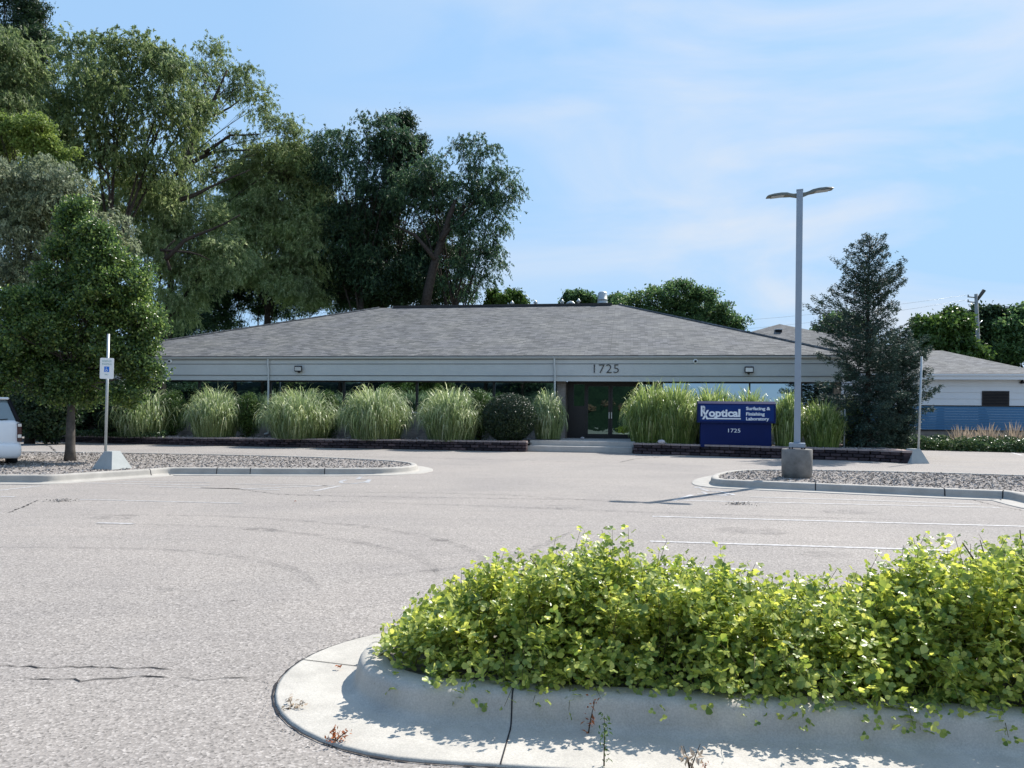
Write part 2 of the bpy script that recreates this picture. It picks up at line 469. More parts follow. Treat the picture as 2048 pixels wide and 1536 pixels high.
LM = {}
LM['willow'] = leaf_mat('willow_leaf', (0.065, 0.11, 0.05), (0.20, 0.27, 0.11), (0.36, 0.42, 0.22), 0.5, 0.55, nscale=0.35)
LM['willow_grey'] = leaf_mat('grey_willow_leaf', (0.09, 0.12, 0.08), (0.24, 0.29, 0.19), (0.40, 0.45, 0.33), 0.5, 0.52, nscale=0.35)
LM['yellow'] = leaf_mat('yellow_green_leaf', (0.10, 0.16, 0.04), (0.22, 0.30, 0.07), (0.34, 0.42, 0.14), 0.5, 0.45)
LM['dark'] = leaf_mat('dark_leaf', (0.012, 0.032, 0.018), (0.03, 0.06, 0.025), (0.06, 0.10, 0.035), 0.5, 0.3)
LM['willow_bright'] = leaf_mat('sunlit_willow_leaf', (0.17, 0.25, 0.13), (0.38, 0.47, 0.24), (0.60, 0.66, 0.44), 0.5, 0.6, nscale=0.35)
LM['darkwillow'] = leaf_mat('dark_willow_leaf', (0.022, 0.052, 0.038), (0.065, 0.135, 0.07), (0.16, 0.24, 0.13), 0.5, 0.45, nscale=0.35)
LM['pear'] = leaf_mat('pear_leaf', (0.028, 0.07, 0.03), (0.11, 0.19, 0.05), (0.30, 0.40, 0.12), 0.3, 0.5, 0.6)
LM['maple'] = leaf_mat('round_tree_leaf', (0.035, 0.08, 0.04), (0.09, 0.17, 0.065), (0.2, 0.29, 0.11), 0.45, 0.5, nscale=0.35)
LM['spruce'] = leaf_mat('spruce_needle', (0.016, 0.038, 0.034), (0.042, 0.08, 0.066), (0.10, 0.15, 0.12), 0.55, 0.15, 0.3)
LM['box'] = leaf_mat('clipped_leaf', (0.012, 0.03, 0.018), (0.03, 0.055, 0.025), (0.08, 0.12, 0.05), 0.35, 0.25, 0.5)
LM['hedge'] = leaf_mat('bush_leaf', (0.035, 0.08, 0.02), (0.07, 0.13, 0.03), (0.13, 0.2, 0.05), 0.45, 0.35)
LM['grass'] = leaf_mat('ornamental_grass_blade', (0.13, 0.20, 0.09), (0.33, 0.41, 0.20), (0.75, 0.80, 0.60), 0.35, 0.5, 0.6, nscale=0.9)
LM['grass_y'] = leaf_mat('yellow_green_grass_blade', (0.12, 0.19, 0.06), (0.31, 0.41, 0.13), (0.68, 0.72, 0.42), 0.35, 0.5, 0.6, nscale=0.9)
LM['sumac'] = leaf_mat('glossy_shrub_leaf', (0.12, 0.21, 0.06), (0.41, 0.48, 0.13), (0.70, 0.73, 0.25), 0.34, 0.5, 0.45, nscale=2.2, tcol=(1.15, 1.1, 0.7))
LM['ivy'] = leaf_mat('ground_cover_leaf', (0.03, 0.07, 0.03), (0.07, 0.12, 0.05), (0.2, 0.26, 0.14), 0.4, 0.3)
LM['plume'] = leaf_mat('tan_plume', (0.30, 0.25, 0.20), (0.46, 0.38, 0.32), None, 0.8, 0.3)
LM['dead'] = leaf_mat('dead_leaf', (0.22, 0.07, 0.03), (0.38, 0.13, 0.05), None, 0.7, 0.3)

# ================================================================== the ground
def sheet(name, pts, z, mat, n=None, **kw):
    m = MB(); m.poly([(p[0], p[1], z) for p in pts])
    return m.build(name, mat, **kw)
def gridsheet(name, x0, x1, y0, y1, nx, ny, zf, mat):
    xs = np.linspace(x0, x1, nx); ys = np.linspace(y0, y1, ny)
    X, Y = np.meshgrid(xs, ys); Z = zf(X, Y)
    V = np.stack([X.ravel(), Y.ravel(), Z.ravel()], 1)
    i = np.arange(nx - 1)[None, :] + nx * np.arange(ny - 1)[:, None]; i = i.ravel()
    o = place(name, rawmesh(name, V, np.stack([i, i + 1, i + 1 + nx, i + nx], 1), True), mat)
    return o
tag(gridsheet('ground', -900, 900, -900, 1500, 3, 3, lambda X, Y: X * 0 - 0.012, M['lawn']), kind='structure')
lot = MB(); lot.poly([(-60, -13, 0), (60, -13, 0), (60, 33.5, 0), (24, 37.2, 0), (-60, 50.5, 0)])
tag(lot.build('parking_lot', M['asphalt']), kind='structure')

def outline(px, z=0.0): return [G(x, y, z) for x, y in px]
def smooth_closed(pts, it=2):
    for _ in range(it):
        q = []
        for i in range(len(pts)):
            a, b = pts[i], pts[(i + 1) % len(pts)]
            q.append(a * 0.75 + b * 0.25); q.append(a * 0.25 + b * 0.75)
        pts = q
    return pts
def ccw(pts):
    A = sum(pts[i].x * pts[(i + 1) % len(pts)].y - pts[(i + 1) % len(pts)].x * pts[i].y for i in range(len(pts)))
    return pts if A > 0 else list(reversed(pts))
def offset(pts, d):
    out = []
    n = len(pts)
    for i in range(n):
        t = (pts[(i + 1) % n] - pts[i - 1]); t.z = 0; t.normalize()
        out.append(Vector((pts[i].x + t.y * d, pts[i].y - t.x * d, 0)))
    return out
def resample(pts, step):
    out = []
    n = len(pts)
    for i in range(n):
        a, b = pts[i], pts[(i + 1) % n]
        k = max(1, int((b - a).length / step))
        for j in range(k): out.append(a.lerp(b, j / k))
    return out
def kerb(name, pts, prof, mat, wob=0.0, joints=None, jmat=None):
    pts = ccw(pts); n = len(pts)
    vs = []; fs = []
    for j, (d, z) in enumerate(prof):
        for i, p in enumerate(offset(pts, d)):
            w_ = wob * math.sin(i * 1.7 + j) * 0.5 + wob * (random.random() - 0.5)
            vs.append((p.x + w_, p.y + w_ * 0.6, z + (w_ * 0.4 if z > 0.02 else 0)))
    for j in range(len(prof) - 1):
        for i in range(n): fs.append((j * n + i, j * n + (i + 1) % n, (j + 1) * n + (i + 1) % n, (j + 1) * n + i))
    m = MB(); m.add(vs, fs, True)
    return m.build(name, mat)
PROF = [(0.40, -0.02), (0.40, 0.010), (0.385, 0.014), (0.055, 0.007), (0.028, 0.012), (0.010, 0.026), (0.0, 0.05), (-0.012, 0.112), (-0.02, 0.130), (-0.034, 0.145), (-0.06, 0.152), (-0.155, 0.153), (-0.17, 0.14), (-0.175, -0.02)]
PROF_NOPAN = [(0.10, -0.02), (0.10, 0.008), (0.02, 0.010), (-0.005, 0.04), (-0.02, 0.125), (-0.035, 0.152), (-0.06, 0.16), (-0.145, 0.16), (-0.155, 0.15), (-0.16, -0.02)]

# near island: half-round nose on the left, long straight sides running off to the right
nphi = R(-6.3)
nc = Vector((-0.22, 4.06, 0)); nr = 0.60; nlen = 9.0
nx_, ny_ = Vector((math.cos(nphi), math.sin(nphi), 0)), Vector((-math.sin(nphi), math.cos(nphi), 0))
near = []
for k in range(25):
    a = R(90 + 180 * k / 24); near.append(nc + nx_ * nr * math.cos(a) + ny_ * nr * math.sin(a))
for k in range(1, 60): near.append(nc + nx_ * nlen * k / 60 - ny_ * nr)
for k in range(25):
    a = R(-90 + 180 * k / 24); near.append(nc + nx_ * (nlen + nr * math.cos(a)) + ny_ * nr * math.sin(a))
for k in range(59, 0, -1): near.append(nc + nx_ * nlen * k / 60 + ny_ * nr)
k1 = kerb('kerb', near, PROF, M['concrete'], 0.0015); tag(k1, kind='structure')
soil = MB(); soil.poly([(p.x, p.y, 0.12) for p in offset(ccw(near), -0.17)]); tag(soil.build('planting_soil', M['mulch']), kind='structure')
# expansion joint in the near kerb: a thin dark groove following its profile
def ribbon(m, pts, wd, z=None):
    n = len(pts); vs = []
    for i, p in enumerate(pts):
        t = (pts[min(i + 1, n - 1)] - pts[max(i - 1, 0)]); t.z = 0; t.normalize()
        ww = wd[i] if hasattr(wd, '__len__') else wd
        zz = p.z if z is None else z
        vs += [(p.x - t.y * ww / 2, p.y + t.x * ww / 2, zz), (p.x + t.y * ww / 2, p.y - t.x * ww / 2, zz)]
    m.add(vs, [(2 * i, 2 * i + 1, 2 * i + 3, 2 * i + 2) for i in range(n - 1)])
def joint_on(pts, prof, q, wd, mat, out=True, lift=0.0025):
    """groove across the kerb at outline point q, following the profile"""
    pts = ccw(pts); i = min(range(len(pts)), key=lambda k: (pts[k] - q).length)
    t = (pts[(i + 1) % len(pts)] - pts[i - 1]); t.z = 0; t.normalize(); nrm = Vector((t.y, -t.x, 0))
    vs = []
    ps = prof[1:-1]
    for d, z in ps:
        c = pts[i] + nrm * (d + (lift if z > 0.02 else 0)); 
        for s_ in (-1, 1): vs.append((c.x + t.x * wd * s_ / 2, c.y + t.y * wd * s_ / 2, z + lift))
    m = MB(); m.add(vs, [(2 * k, 2 * k + 1, 2 * k + 3, 2 * k + 2) for k in range(len(ps) - 1)])
    return m
j = joint_on(near, PROF, G(1008, 1453), 0.007, M['crack']); tag(j.build('kerb_joint', M['crack']), kind='structure')
j = joint_on(near, PROF, G(716, 1335), 0.006, M['crack']); tag(j.build('kerb_joint', M['crack']), kind='structure')

# left island
li_px = [(-60, 966), (40, 965), (95, 966), (150, 962), (230, 956.5), (300, 952), (330, 949), (350, 948.5), (440, 949), (600, 949.5), (730, 949.5), (790, 948), (828, 944.5), (838, 940), (826, 935), (780, 930.5), (700, 926), (600, 922), (400, 917), (240, 914), (0, 911), (-60, 911)]
li = smooth_closed(outline(li_px), 2)
li = resample(li, 0.3)
k2 = kerb('kerb', li, PROF, M['concrete_far'], 0.004); tag(k2, kind='structure')
for q in ((510, 949), (645, 949), (300, 951), (425, 949)):
    tag(joint_on(li, PROF[3:], G(*q), 0.02, None).build('kerb_joint', M['crack']), kind='structure')
# right island
ri_px = [(1419, 968), (1432, 973), (1480, 975.5), (1560, 979), (1640, 982.5), (1740, 987), (1885, 993.5), (1960, 996.5), (2005, 998), (2022, 1000), (2060, 1010), (2110, 1022), (2300, 1030), (2300, 975), (2048, 962), (1900, 957), (1750, 953), (1640, 950.5), (1530, 949.5), (1460, 952), (1425, 960)]
ri = resample(smooth_closed(outline(ri_px), 2), 0.25)
k3 = kerb('kerb', ri, PROF, M['concrete_far'], 0.003); tag(k3, kind='structure')
for q in ((1622, 982), (1885, 993), (2009, 998)):
    tag(joint_on(ri, PROF[3:], G(*q), 0.022, None).build('kerb_joint', M['crack']), kind='structure')

def inpoly(x, y, poly):
    inside = np.zeros(len(x), bool)
    n = len(poly)
    for i in range(n):
        x1, y1 = poly[i].x, poly[i].y; x2, y2 = poly[(i + 1) % n].x, poly[(i + 1) % n].y
        c = ((y1 > y) != (y2 > y)) & (x < (x2 - x1) * (y - y1) / (y2 - y1 + 1e-12) + x1)
        inside ^= c
    return inside
def chips(name, poly, n, z, smin, smax, mat, zfun=None):
    xs = [p.x for p in poly]; ys = [p.y for p in poly]
    x = rng.uniform(min(xs), max(xs), n * 3); y = rng.uniform(min(ys), max(ys), n * 3)
    k = inpoly(x, y, poly); x, y = x[k][:n], y[k][:n]; n = len(x)
    c = np.stack([x, y, np.full(n, z) + rng.uniform(-0.005, 0.02, n)], 1)
    a = rng.normal(size=(n, 3)); a[:, 2] *= 0.35; a /= np.linalg.norm(a, axis=1)[:, None]
    b = rng.normal(size=(n, 3)); b -= (b * a).sum(1)[:, None] * a; b /= np.linalg.norm(b, axis=1)[:, None]
    nn = np.cross(a, b)
    la = rng.uniform(smin, smax, n)[:, None]; lb = la * rng.uniform(0.3, 0.6, n)[:, None]; lc = la * 0.2
    corners = [(-1, -1, 0), (1, -1, 0.2), (1, 1, 0), (-1, 1, 0.2), (0, 0, 1)]
    V = np.concatenate([(c + a * la * p + b * lb * q + nn * lc * r)[:, None, :] for p, q, r in corners], 1).reshape(-1, 3)
    base = np.arange(n)[:, None] * 5
    Fc = np.concatenate([base + np.array(t) for t in ((0, 1, 4), (1, 2, 4), (2, 3, 4), (3, 0, 4))], 0)
    return place(name, rawmesh(name, V, Fc), mat)
for isl, nchip, nm in ((li, 13000, 'left'), (ri, 9000, 'right')):
    inner = offset(ccw(isl), -0.155)
    m = MB(); m.poly([(p.x, p.y, 0.125) for p in inner]); tag(m.build('mulch_bed', M['mulch']), kind='structure')
    tag(chips('mulch', inner, nchip, 0.128, 0.010, 0.028, M['chip']), 'weathered wood mulch chips in the %s parking island' % nm, 'mulch', kind='stuff')
# small stones and debris strewn over the near asphalt
dbg = [G(-100, 1536), G(1100, 1536), G(2200, 1010), G(-100, 1010)]
# crack ribbons
def crack(pxs, wd, seed, amp=0.012, z=0.004):
    random.seed(seed)
    pts = [G(*p) for p in pxs]
    q = []
    for i in range(len(pts) - 1):
        k = max(2, int((pts[i + 1] - pts[i]).length / 0.05))
        for j in range(k):
            p = pts[i].lerp(pts[i + 1], j / k); p = p + Vector((random.gauss(0, amp * 0.4), random.gauss(0, amp), 0)); q.append(p)
    q.append(pts[-1])
    ws = [wd * (0.25 + 1.1 * random.random() ** 2) for _ in q]; ws[0] = ws[-1] = 0.001
    m = MB(); ribbon(m, q, ws, z)
    return tag(m.build('asphalt_crack', M['crack']), kind='structure')
crack([(-20, 1331), (60, 1333), (110, 1338), (180, 1334), (240, 1338), (300, 1337), (345, 1340)], 0.011, 1)
crack([(30, 1356), (150, 1359), (230, 1358), (300, 1353), (340, 1356)], 0.010, 2)
crack([(355, 1356), (400, 1361), (450, 1357), (500, 1355)], 0.009, 3)
crack([(438, 1204), (465, 1202), (480, 1201)], 0.016, 4)
crack([(455, 976), (560, 989), (700, 993), (1000, 997), (1250, 1001)], 0.022, 5, 0.02)
crack([(20, 1025), (60, 1008), (75, 1000)], 0.02, 6, 0.03)
crack([(70, 885), (100, 893), (120, 912)], 0.05, 7, 0.05)
crack([(1945, 1000), (1990, 1011), (2060, 1024)], 0.02, 8, 0.02)
crack([(1240, 925), (1270, 918), (1320, 914)], 0.04, 9, 0.05)
crack([(1930, 951), (1990, 952.5), (2048, 954)], 0.04, 10, 0.02)
# outer seam between gutter pan and asphalt
seam = offset(ccw(near), 0.412)
i0 = [p for p in seam if p.x < 2.6 and p.y < 5.2]
m = MB()
sp_ = ccw(near); so_ = offset(sp_, 0.412)
nn_ = len(so_)
for i in range(nn_):
    a, b = so_[i], so_[(i + 1) % nn_]
    if a.x > 3.5: continue
    k = max(1, int((b - a).length / 0.03))
    q = [a.lerp(b, j / k) for j in range(k + 1)]
    ribbon(m, q, [0.005 + 0.012 * random.random() ** 2 for _ in q], 0.005)
tag(m.build('kerb_seam', M['crack']), kind='structure')
def marks(name, px, wd, z=0.0025):
    pts = [G(*p) for p in px]; q = []
    for i in range(len(pts) - 1):
        p0, p1, p2, p3 = pts[max(i - 1, 0)], pts[i], pts[i + 1], pts[min(i + 2, len(pts) - 1)]
        for k in range(8):
            t = k / 8; q.append(0.5 * ((2 * p1) + (p2 - p0) * t + (2 * p0 - 5 * p1 + 4 * p2 - p3) * t * t + (3 * p1 - p0 - 3 * p2 + p3) * t ** 3))
    q.append(pts[-1])
    m = MB(); ribbon(m, q, [wd * math.sin(math.pi * (0.06 + 0.88 * i / (len(q) - 1))) for i in range(len(q))], z)
    return tag(m.build(name, M['tyre']), kind='structure')
for i_, (px, wd) in enumerate([([(120, 1030), (420, 1032), (700, 1050), (900, 1085), (980, 1130)], .17), ([(100, 1048), (400, 1052), (640, 1072), (820, 1110), (880, 1150)], .17), ([(0, 1095), (350, 1100), (560, 1130), (640, 1180)], .16), ([(560, 1000), (900, 1010), (1300, 1025), (1800, 1040)], .22), ([(600, 985), (950, 988), (1350, 1012)], .22), ([(700, 1160), (1000, 1120), (1150, 1060)], .14), ([(1500, 935), (1200, 925), (800, 915), (400, 905)], .3)]):
    marks('tyre_mark', px, wd, 0.0022 + i_ * 0.0002)
def stain(px, py, rx, ry):
    c_ = G(px, py); m = MB(); n_ = 18
    m.poly([(c_.x + rx * math.cos(6.283 * k / n_) * random.uniform(.7, 1.2), c_.y + ry * math.sin(6.283 * k / n_) * random.uniform(.7, 1.2), 0.0036) for k in range(n_)]); tag(m.build('oil_stain', M['tyre']), kind='structure')
for q_ in ((1500, 1062, .5, .35), (1700, 1025, .4, .3), (230, 1035, .35, .3), (520, 1060, .25, .2), (1120, 1015, .4, .3), (330, 1180, .10, .08), (880, 1080, .15, .12), (1650, 1110, .3, .2)): stain(*q_)
# painted markings
lines = MB()
def pline(a, b, wd, z=0.004):
    A, B = G(*a), G(*b)
    k = max(2, int((B - A).length / 0.5)); q = [A.lerp(B, i / k) for i in range(k + 1)]
    ribbon(lines, q, wd, z)
for a, b, wd in [((1305, 1033), (2120, 1055), .10), ((1300, 1083), (2120, 1108), .09), ((1285, 1128), (1500, 1140), .09),
                 ((1360, 1001), (2000, 1015.5), .09), ((1395, 988), (1470, 990), .09), ((1345, 1002), (1385, 990), .10), ((1500, 994), (1800, 1003), .09), ((1800, 1003), (1960, 1009), .09),
                 ((1810, 1003), (1850, 1017), .0),
                 ((170, 966), (420, 971), .08), ((300, 973), (480, 978), .08), ((470, 968), (660, 972), .07), ((490, 978), (670, 971), .08), ((630, 982), (680, 972), .10), ((240, 963), (420, 965), .07), ((400, 976), (560, 980), .08),
                 ((-20, 983), (80, 972), .10), ((0, 993), (30, 994), .1), ((160, 999), (485, 1007), .07), ((195, 1046), (268, 1048), .09),
                 ((1866, 921), (2100, 931), .10), ((1860, 930), (2010, 938), .08), ((2022, 905), (2045, 911), .15)]:
    if wd > 0: pline(a, b, wd)
tag(lines.build('parking_lines', M['paint']), kind='structure')
def wheel_mark(cx, cy, sc, name):
    c = G(cx, cy)
    m = MB()
    def arc(cx_, cy_, r, a0, a1, wd, n=12):
        q = [Vector((c.x + sc * (cx_ + r * math.cos(R(a0 + (a1 - a0) * i / n))), c.y + sc * 2.2 * (cy_ + r * math.sin(R(a0 + (a1 - a0) * i / n))), 0)) for i in range(n + 1)]
        ribbon(m, q, wd, 0.004)
    def ln(x0, y0, x1, y1, wd):
        q = [Vector((c.x + sc * (x0 + (x1 - x0) * i / 4), c.y + sc * 2.2 * (y0 + (y1 - y0) * i / 4), 0)) for i in range(5)]
        ribbon(m, q, wd, 0.0044)
    arc(0, -0.15, 0.32, 150, 380, 0.08); ln(-0.1, 0.45, -0.05, 0.1, 0.09); ln(-0.05, 0.1, 0.28, 0.08, 0.08); ln(0.28, 0.08, 0.4, -0.35, 0.08); arc(-0.1, 0.62, 0.06, 0, 360, 0.07)
    return tag(m.build(name, M['paint_blue']), kind='structure')
wheel_mark(715, 960, 0.85, 'wheelchair_marking'); wheel_mark(1425, 984, 0.65, 'wheelchair_marking')

# ================================================================== main building
bld = empty('office_building', BO, -PHI, 'low brick office building with wide grey shingle hip roof and pale siding band', 'building')
def X_(px, wv=0.0): return BL(px, 800, wv)[0]
def Z_(px, py, wv=0.0): return BL(px, py, wv)[2]
WF = -0.45      # fascia plane
uL, uR = X_(122, WF - 0.15), X_(1700, WF - 0.15)
zE = Z_(1000, 711, WF - 0.15)
FLOOR = 0.45
rb = 10.4
wE0 = WF - 0.15; wE1 = wE0 + 2 * rb + 0.2
rL, rR = X_(757, wE0 + rb), X_(1236, wE0 + rb)
zR = Z_(989, 613, wE0 + rb)
wr = wE0 + rb
m = MB()
e = [(uL, wE0, zE), (uR, wE0, zE), (uR, wE1, zE), (uL, wE1, zE)]
ra, rbp = (rL, wr, zR), (rR, wr, zR)
m.quad(e[0], e[1], rbp, ra); m.add([e[1], e[2], rbp], [(0, 1, 2)]); m.quad(e[2], e[3], ra, rbp); m.add([e[3], e[0], ra], [(0, 1, 2)])
m.quad(*[(a, b, c - 0.03) for a, b, c in (e[3], e[2], e[1], e[0])])
for a, b in ((0, 1), (1, 2), (2, 3), (3, 0)):
    m.quad((e[a][0], e[a][1], zE - 0.03), (e[b][0], e[b][1], zE - 0.03), e[b], e[a])
roof = m.build('roof', M['shingle'], bld)
hc = MB()
def capline(a, b, wdt=0.14, h=0.035):
    a, b = Vector(a), Vector(b); k = int((b - a).length / 0.3)
    for i in range(k):
        p, q = a.lerp(b, i / k), a.lerp(b, (i + 0.93) / k)
        hc.tube([p + Vector((0, 0, 0.0)), q + Vector((0, 0, 0.015))], [wdt * 0.5, wdt * 0.5], 6, smooth=False)
capline(e[0], ra); hc.build('hip_cap', M['shingle'], roof); hc = MB(); capline(e[1], rbp); hc.build('hip_cap', M['shingle'], roof)
rv = MB(); rv.box(rL + 0.9, rR - 0.4, wr - 0.16, wr + 0.16, zR - 0.03, zR + 0.10)
rv.build('ridge_vent', M['frame'], roof)
# roof vents and exhaust
def vent(px, y0, y1):
    u = X_(px, wr + 0.6); z0 = zR - 0.3; z1 = Z_(px, y1, wr + 0.6)
    q = MB(); q.lathe([(0.06, z0), (0.06, z1 - 0.22), (0.13, z1 - 0.20), (0.13, z1 - 0.15), (0.03, z1 - 0.02), (0.005, z1)], (u, wr + 0.6, 0), 12)
    q.build('vent_pipe', M['galv'], roof)
for px, y1 in ((1022, 601), (1069, 600), (1122, 598), (1155, 597)): vent(px, 611, y1)
q = MB(); u = X_(1139, wr + 0.7)
q.tube([(u + 0.22 * math.cos(a) , wr + 0.7, zR + 0.02 + 0.26 * math.sin(a)) for a in [math.pi * k / 8 for k in range(9)]], 0.11, 10)
q.build('vent_elbow', M['galv'], roof)
q = MB(); u = X_(1203, wr + 0.5); zt = Z_(1203, 583, wr + 0.5)
q.lathe([(0.22, zR - 0.2), (0.22, zR + 0.12), (0.30, zR + 0.14), (0.30, zR + 0.22), (0.29, zR + 0.23), (0.29, zR + 0.36), (0.315, zR + 0.37), (0.315, zR + 0.40), (0.27, zR + 0.42), (0.27, zt - 0.12), (0.22, zt - 0.04), (0.1, zt), (0.01, zt + 0.01)], (u, wr + 0.5, 0), 20)
ex = q.build('exhaust_hood', M['galv'], roof)
q = MB(); q.lathe([(0.35, zR + 0.02), (0.35, zR + 0.10), (0.1, zR + 0.12)], (u, wr + 0.5, 0), 16); q.build('hood_base', M['dark'], ex)

# fascia: stacked boards, joint strips coloured dark to stand for overlap shade
zG0, zG1 = zE - 0.035, Z_(1000, 718.5, WF)
z1, z2, z3 = Z_(1000, 727.8, WF), Z_(1000, 751.5, WF), Z_(1000, 762, WF)
fL, fR = uL + 0.15, uR - 0.15
m = MB()
def board(za, zb, w0, depth=0.05): m.box(fL, fR, w0, w0 + depth, zb, za)
board(zG1 + 0.002, z1 + 0.012, WF); board(z1, z2 + 0.012, WF + 0.012); board(z2, z3, WF + 0.024)
m.box(fL, fR, WF + 0.06, WF + 0.12, z3 + 0.01, zG1)
fas = m.build('fascia', M['fascia'], bld)
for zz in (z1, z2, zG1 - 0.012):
    m = MB(); m.box(fL, fR, WF - 0.004, WF + 0.03, zz - 0.012, zz + 0.016); m.build('fascia_joint_shade', M['fascia_line'], fas)
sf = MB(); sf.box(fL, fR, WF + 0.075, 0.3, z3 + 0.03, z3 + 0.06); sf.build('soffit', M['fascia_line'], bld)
g_ = MB()
prof = [(0.0, zG1), (-0.09, zG1 + 0.015), (-0.13, zG1 + 0.07), (-0.13, zG0 - 0.01), (-0.12, zG0), (-0.10, zG0 - 0.02), (0, zG0 - 0.02)]
vs = [(x, WF + a - 0.003, b) for x in (fL, fR) for a, b in prof]; npf = len(prof)
g_.add(vs, [(i, (i + 1) % npf, npf + (i + 1) % npf, npf + i) for i in range(npf)] + [tuple(range(npf)), tuple(range(2 * npf - 1, npf - 1, -1))])
gut = g_.build('gutter', M['gutter'], bld)
# walls
zS = Z_(850, 824, 0.25)    # sill
WG = 0.0                 # glass plane
m = MB()
dL, dR = X_(1131, 0), X_(1306, 0)          # entrance recess
wL, wR_ = uL + 0.6, uR - 0.5
pL0 = X_(1114, -0.05); pR1 = X_(1324, -0.05)
def wallseg(a, b, w0, w1, z0, z1_): m.box(a, b, w0, w1, z0, z1_)
wallseg(wL, pL0, 0.05, 0.35, 0.0, zS - 0.06)
wallseg(pR1, wR_, 0.05, 0.35, 0.0, zS - 0.06)
wallseg(pL0, dL, -0.05, 1.3, 0.0, z3 + 0.03)
wallseg(dR, pR1, -0.05, 1.3, 0.0, z3 + 0.03)
m.box(wL - 0.3, wL, 0.0, wE1 - 0.6, 0, z3 + 0.05); m.box(wR_, wR_ + 0.3, 0.0, wE1 - 0.6, 0, z3 + 0.05)
m.box(wL, wR_, wE1 - 0.9, wE1 - 0.6, 0, z3 + 0.05)
m.build('wall', M['brick'], bld)
sl = MB(); sl.box(wL, pL0 - 0.004, -0.02, 0.3, zS - 0.06, zS); sl.box(pR1 + 0.004, wR_, -0.02, 0.3, zS - 0.06, zS); sl.build('sill', M['step'], bld)
def window(a, b, z0, z1_, glass='glass', w=WG, fw=0.05, tilt=0.0):
    f = MB()
    f.box(a, a + fw, w + 0.03, w + 0.15, z0, z1_); f.box(b - fw, b, w + 0.03, w + 0.15, z0, z1_)
    f.box(a + fw, b - fw, w + 0.033, w + 0.147, z0, z0 + fw); f.box(a + fw, b - fw, w + 0.033, w + 0.147, z1_ - 0.09, z1_)
    fo = f.build('window', M['frame'], bld)
    g = MB(); g.quad((a + fw, w + 0.08, z0 + fw), (b - fw, w + 0.08, z0 + fw), (b - fw, w + 0.08 + tilt, z1_ - 0.09), (a + fw, w + 0.08 + tilt, z1_ - 0.09))
    g.build('pane', M[glass], fo)
zT = z3 + 0.035
edges_l = [150, 280, 399, 541, 688, 834, 988, 1106]
us = [X_(p, 0.08) for p in edges_l]; us[0] = wL; us[-1] = pL0 - 0.01
for a, b in zip(us[:-1], us[1:]): window(a + 0.004, b - 0.004, zS, zT)
us = [X_(p, 0.08) for p in (1327, 1499, 1602, 1680)]; us[0] = pR1 + 0.01; us[-1] = wR_
for a, b in zip(us[:-1], us[1:]): window(a + 0.003, b - 0.003, zS, zT, fw=0.025)
# dark wall closing the rooms behind the glass
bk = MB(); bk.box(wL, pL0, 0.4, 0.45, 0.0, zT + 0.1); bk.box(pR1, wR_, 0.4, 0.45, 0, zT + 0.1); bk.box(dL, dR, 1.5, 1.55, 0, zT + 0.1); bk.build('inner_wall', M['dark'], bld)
# entrance at w = 1.0
WD = 1.0
def DX(px): return X_(px, WD)
zH = Z_(1220, 769, WD)
ent = MB()
d0, d1, dm = DX(1172), DX(1273), DX(1221)
ent.box(dL + 0.002, d0 - 0.001, WD + 0.003, WD + 0.12, zH + 0.05, zT + 0.02); 
ent.box(dL + 0.002, dR - 0.002, WD, WD + 0.13, zH + 0.0, zT + 0.03)
ent.box(d0 - 0.07, d0, WD, WD + 0.12, FLOOR, zH); ent.box(d1, d1 + 0.07, WD, WD + 0.12, FLOOR, zH)
ent.box(dL + 0.002, dL + 0.30, WD, WD + 0.12, FLOOR, zH); ent.box(dR - 0.05, dR - 0.002, WD, WD + 0.12, FLOOR, zH)
ent.box(dL + 0.3, d0 - 0.07, WD + .002, WD + 0.12, FLOOR, Z_(1160, 812, WD) + 0.0); ent.box(d1 + 0.07, dR - 0.05, WD + .002, WD + 0.12, FLOOR, FLOOR + 0.12)
eo = ent.build('entrance_frame', M['door'], bld)
g = MB(); g.quad((dL + 0.30, WD + 0.06, FLOOR), (d0 - 0.07, WD + 0.06, FLOOR), (d0 - 0.07, WD + 0.06, zH), (dL + 0.3, WD + 0.06, zH)); g.build('pane', M['door_glass'], eo)
g = MB(); g.quad((d1 + 0.07, WD + 0.06, FLOOR), (dR - 0.05, WD + 0.06, FLOOR), (dR - 0.05, WD + 0.06, zH), (d1 + 0.07, WD + 0.06, zH)); g.build('pane', M['door_glass'], eo)
for a, b, hs in ((d0, dm, 1), (dm, d1, -1)):
    f = MB(); st = 0.10
    f.box(a + 0.006, a + st, WD + 0.01, WD + 0.06, FLOOR + 0.01, zH - 0.006); f.box(b - st, b - 0.006, WD + 0.01, WD + 0.06, FLOOR + 0.01, zH - 0.006)
    f.box(a + st, b - st, WD + 0.012, WD + 0.058, FLOOR + 0.01, FLOOR + 0.20); f.box(a + st, b - st, WD + 0.012, WD + 0.058, zH - 0.09, zH - 0.006)
    fo = f.build('door', M['door'], bld)
    g = MB(); g.quad((a + st, WD + 0.035, FLOOR + 0.2), (b - st, WD + 0.035, FLOOR + 0.2), (b - st, WD + 0.035, zH - 0.09), (a + st, WD + 0.035, zH - 0.09)); g.build('pane', M['door_glass'], fo)
    hx = b - 0.055 if hs > 0 else a + 0.055
    h = MB(); h.bbox(hx - 0.022, hx + 0.022, WD - 0.05, WD - 0.02, FLOOR + 0.92, FLOOR + 1.22, 0.006); h.box(hx - 0.01, hx + 0.01, WD - 0.02, WD + 0.01, FLOOR + 0.95, FLOOR + 0.98); h.box(hx - 0.01, hx + 0.01, WD - 0.02, WD + 0.01, FLOOR + 1.16, FLOOR + 1.19)
    h.build('door_handle', M['silver'], fo)
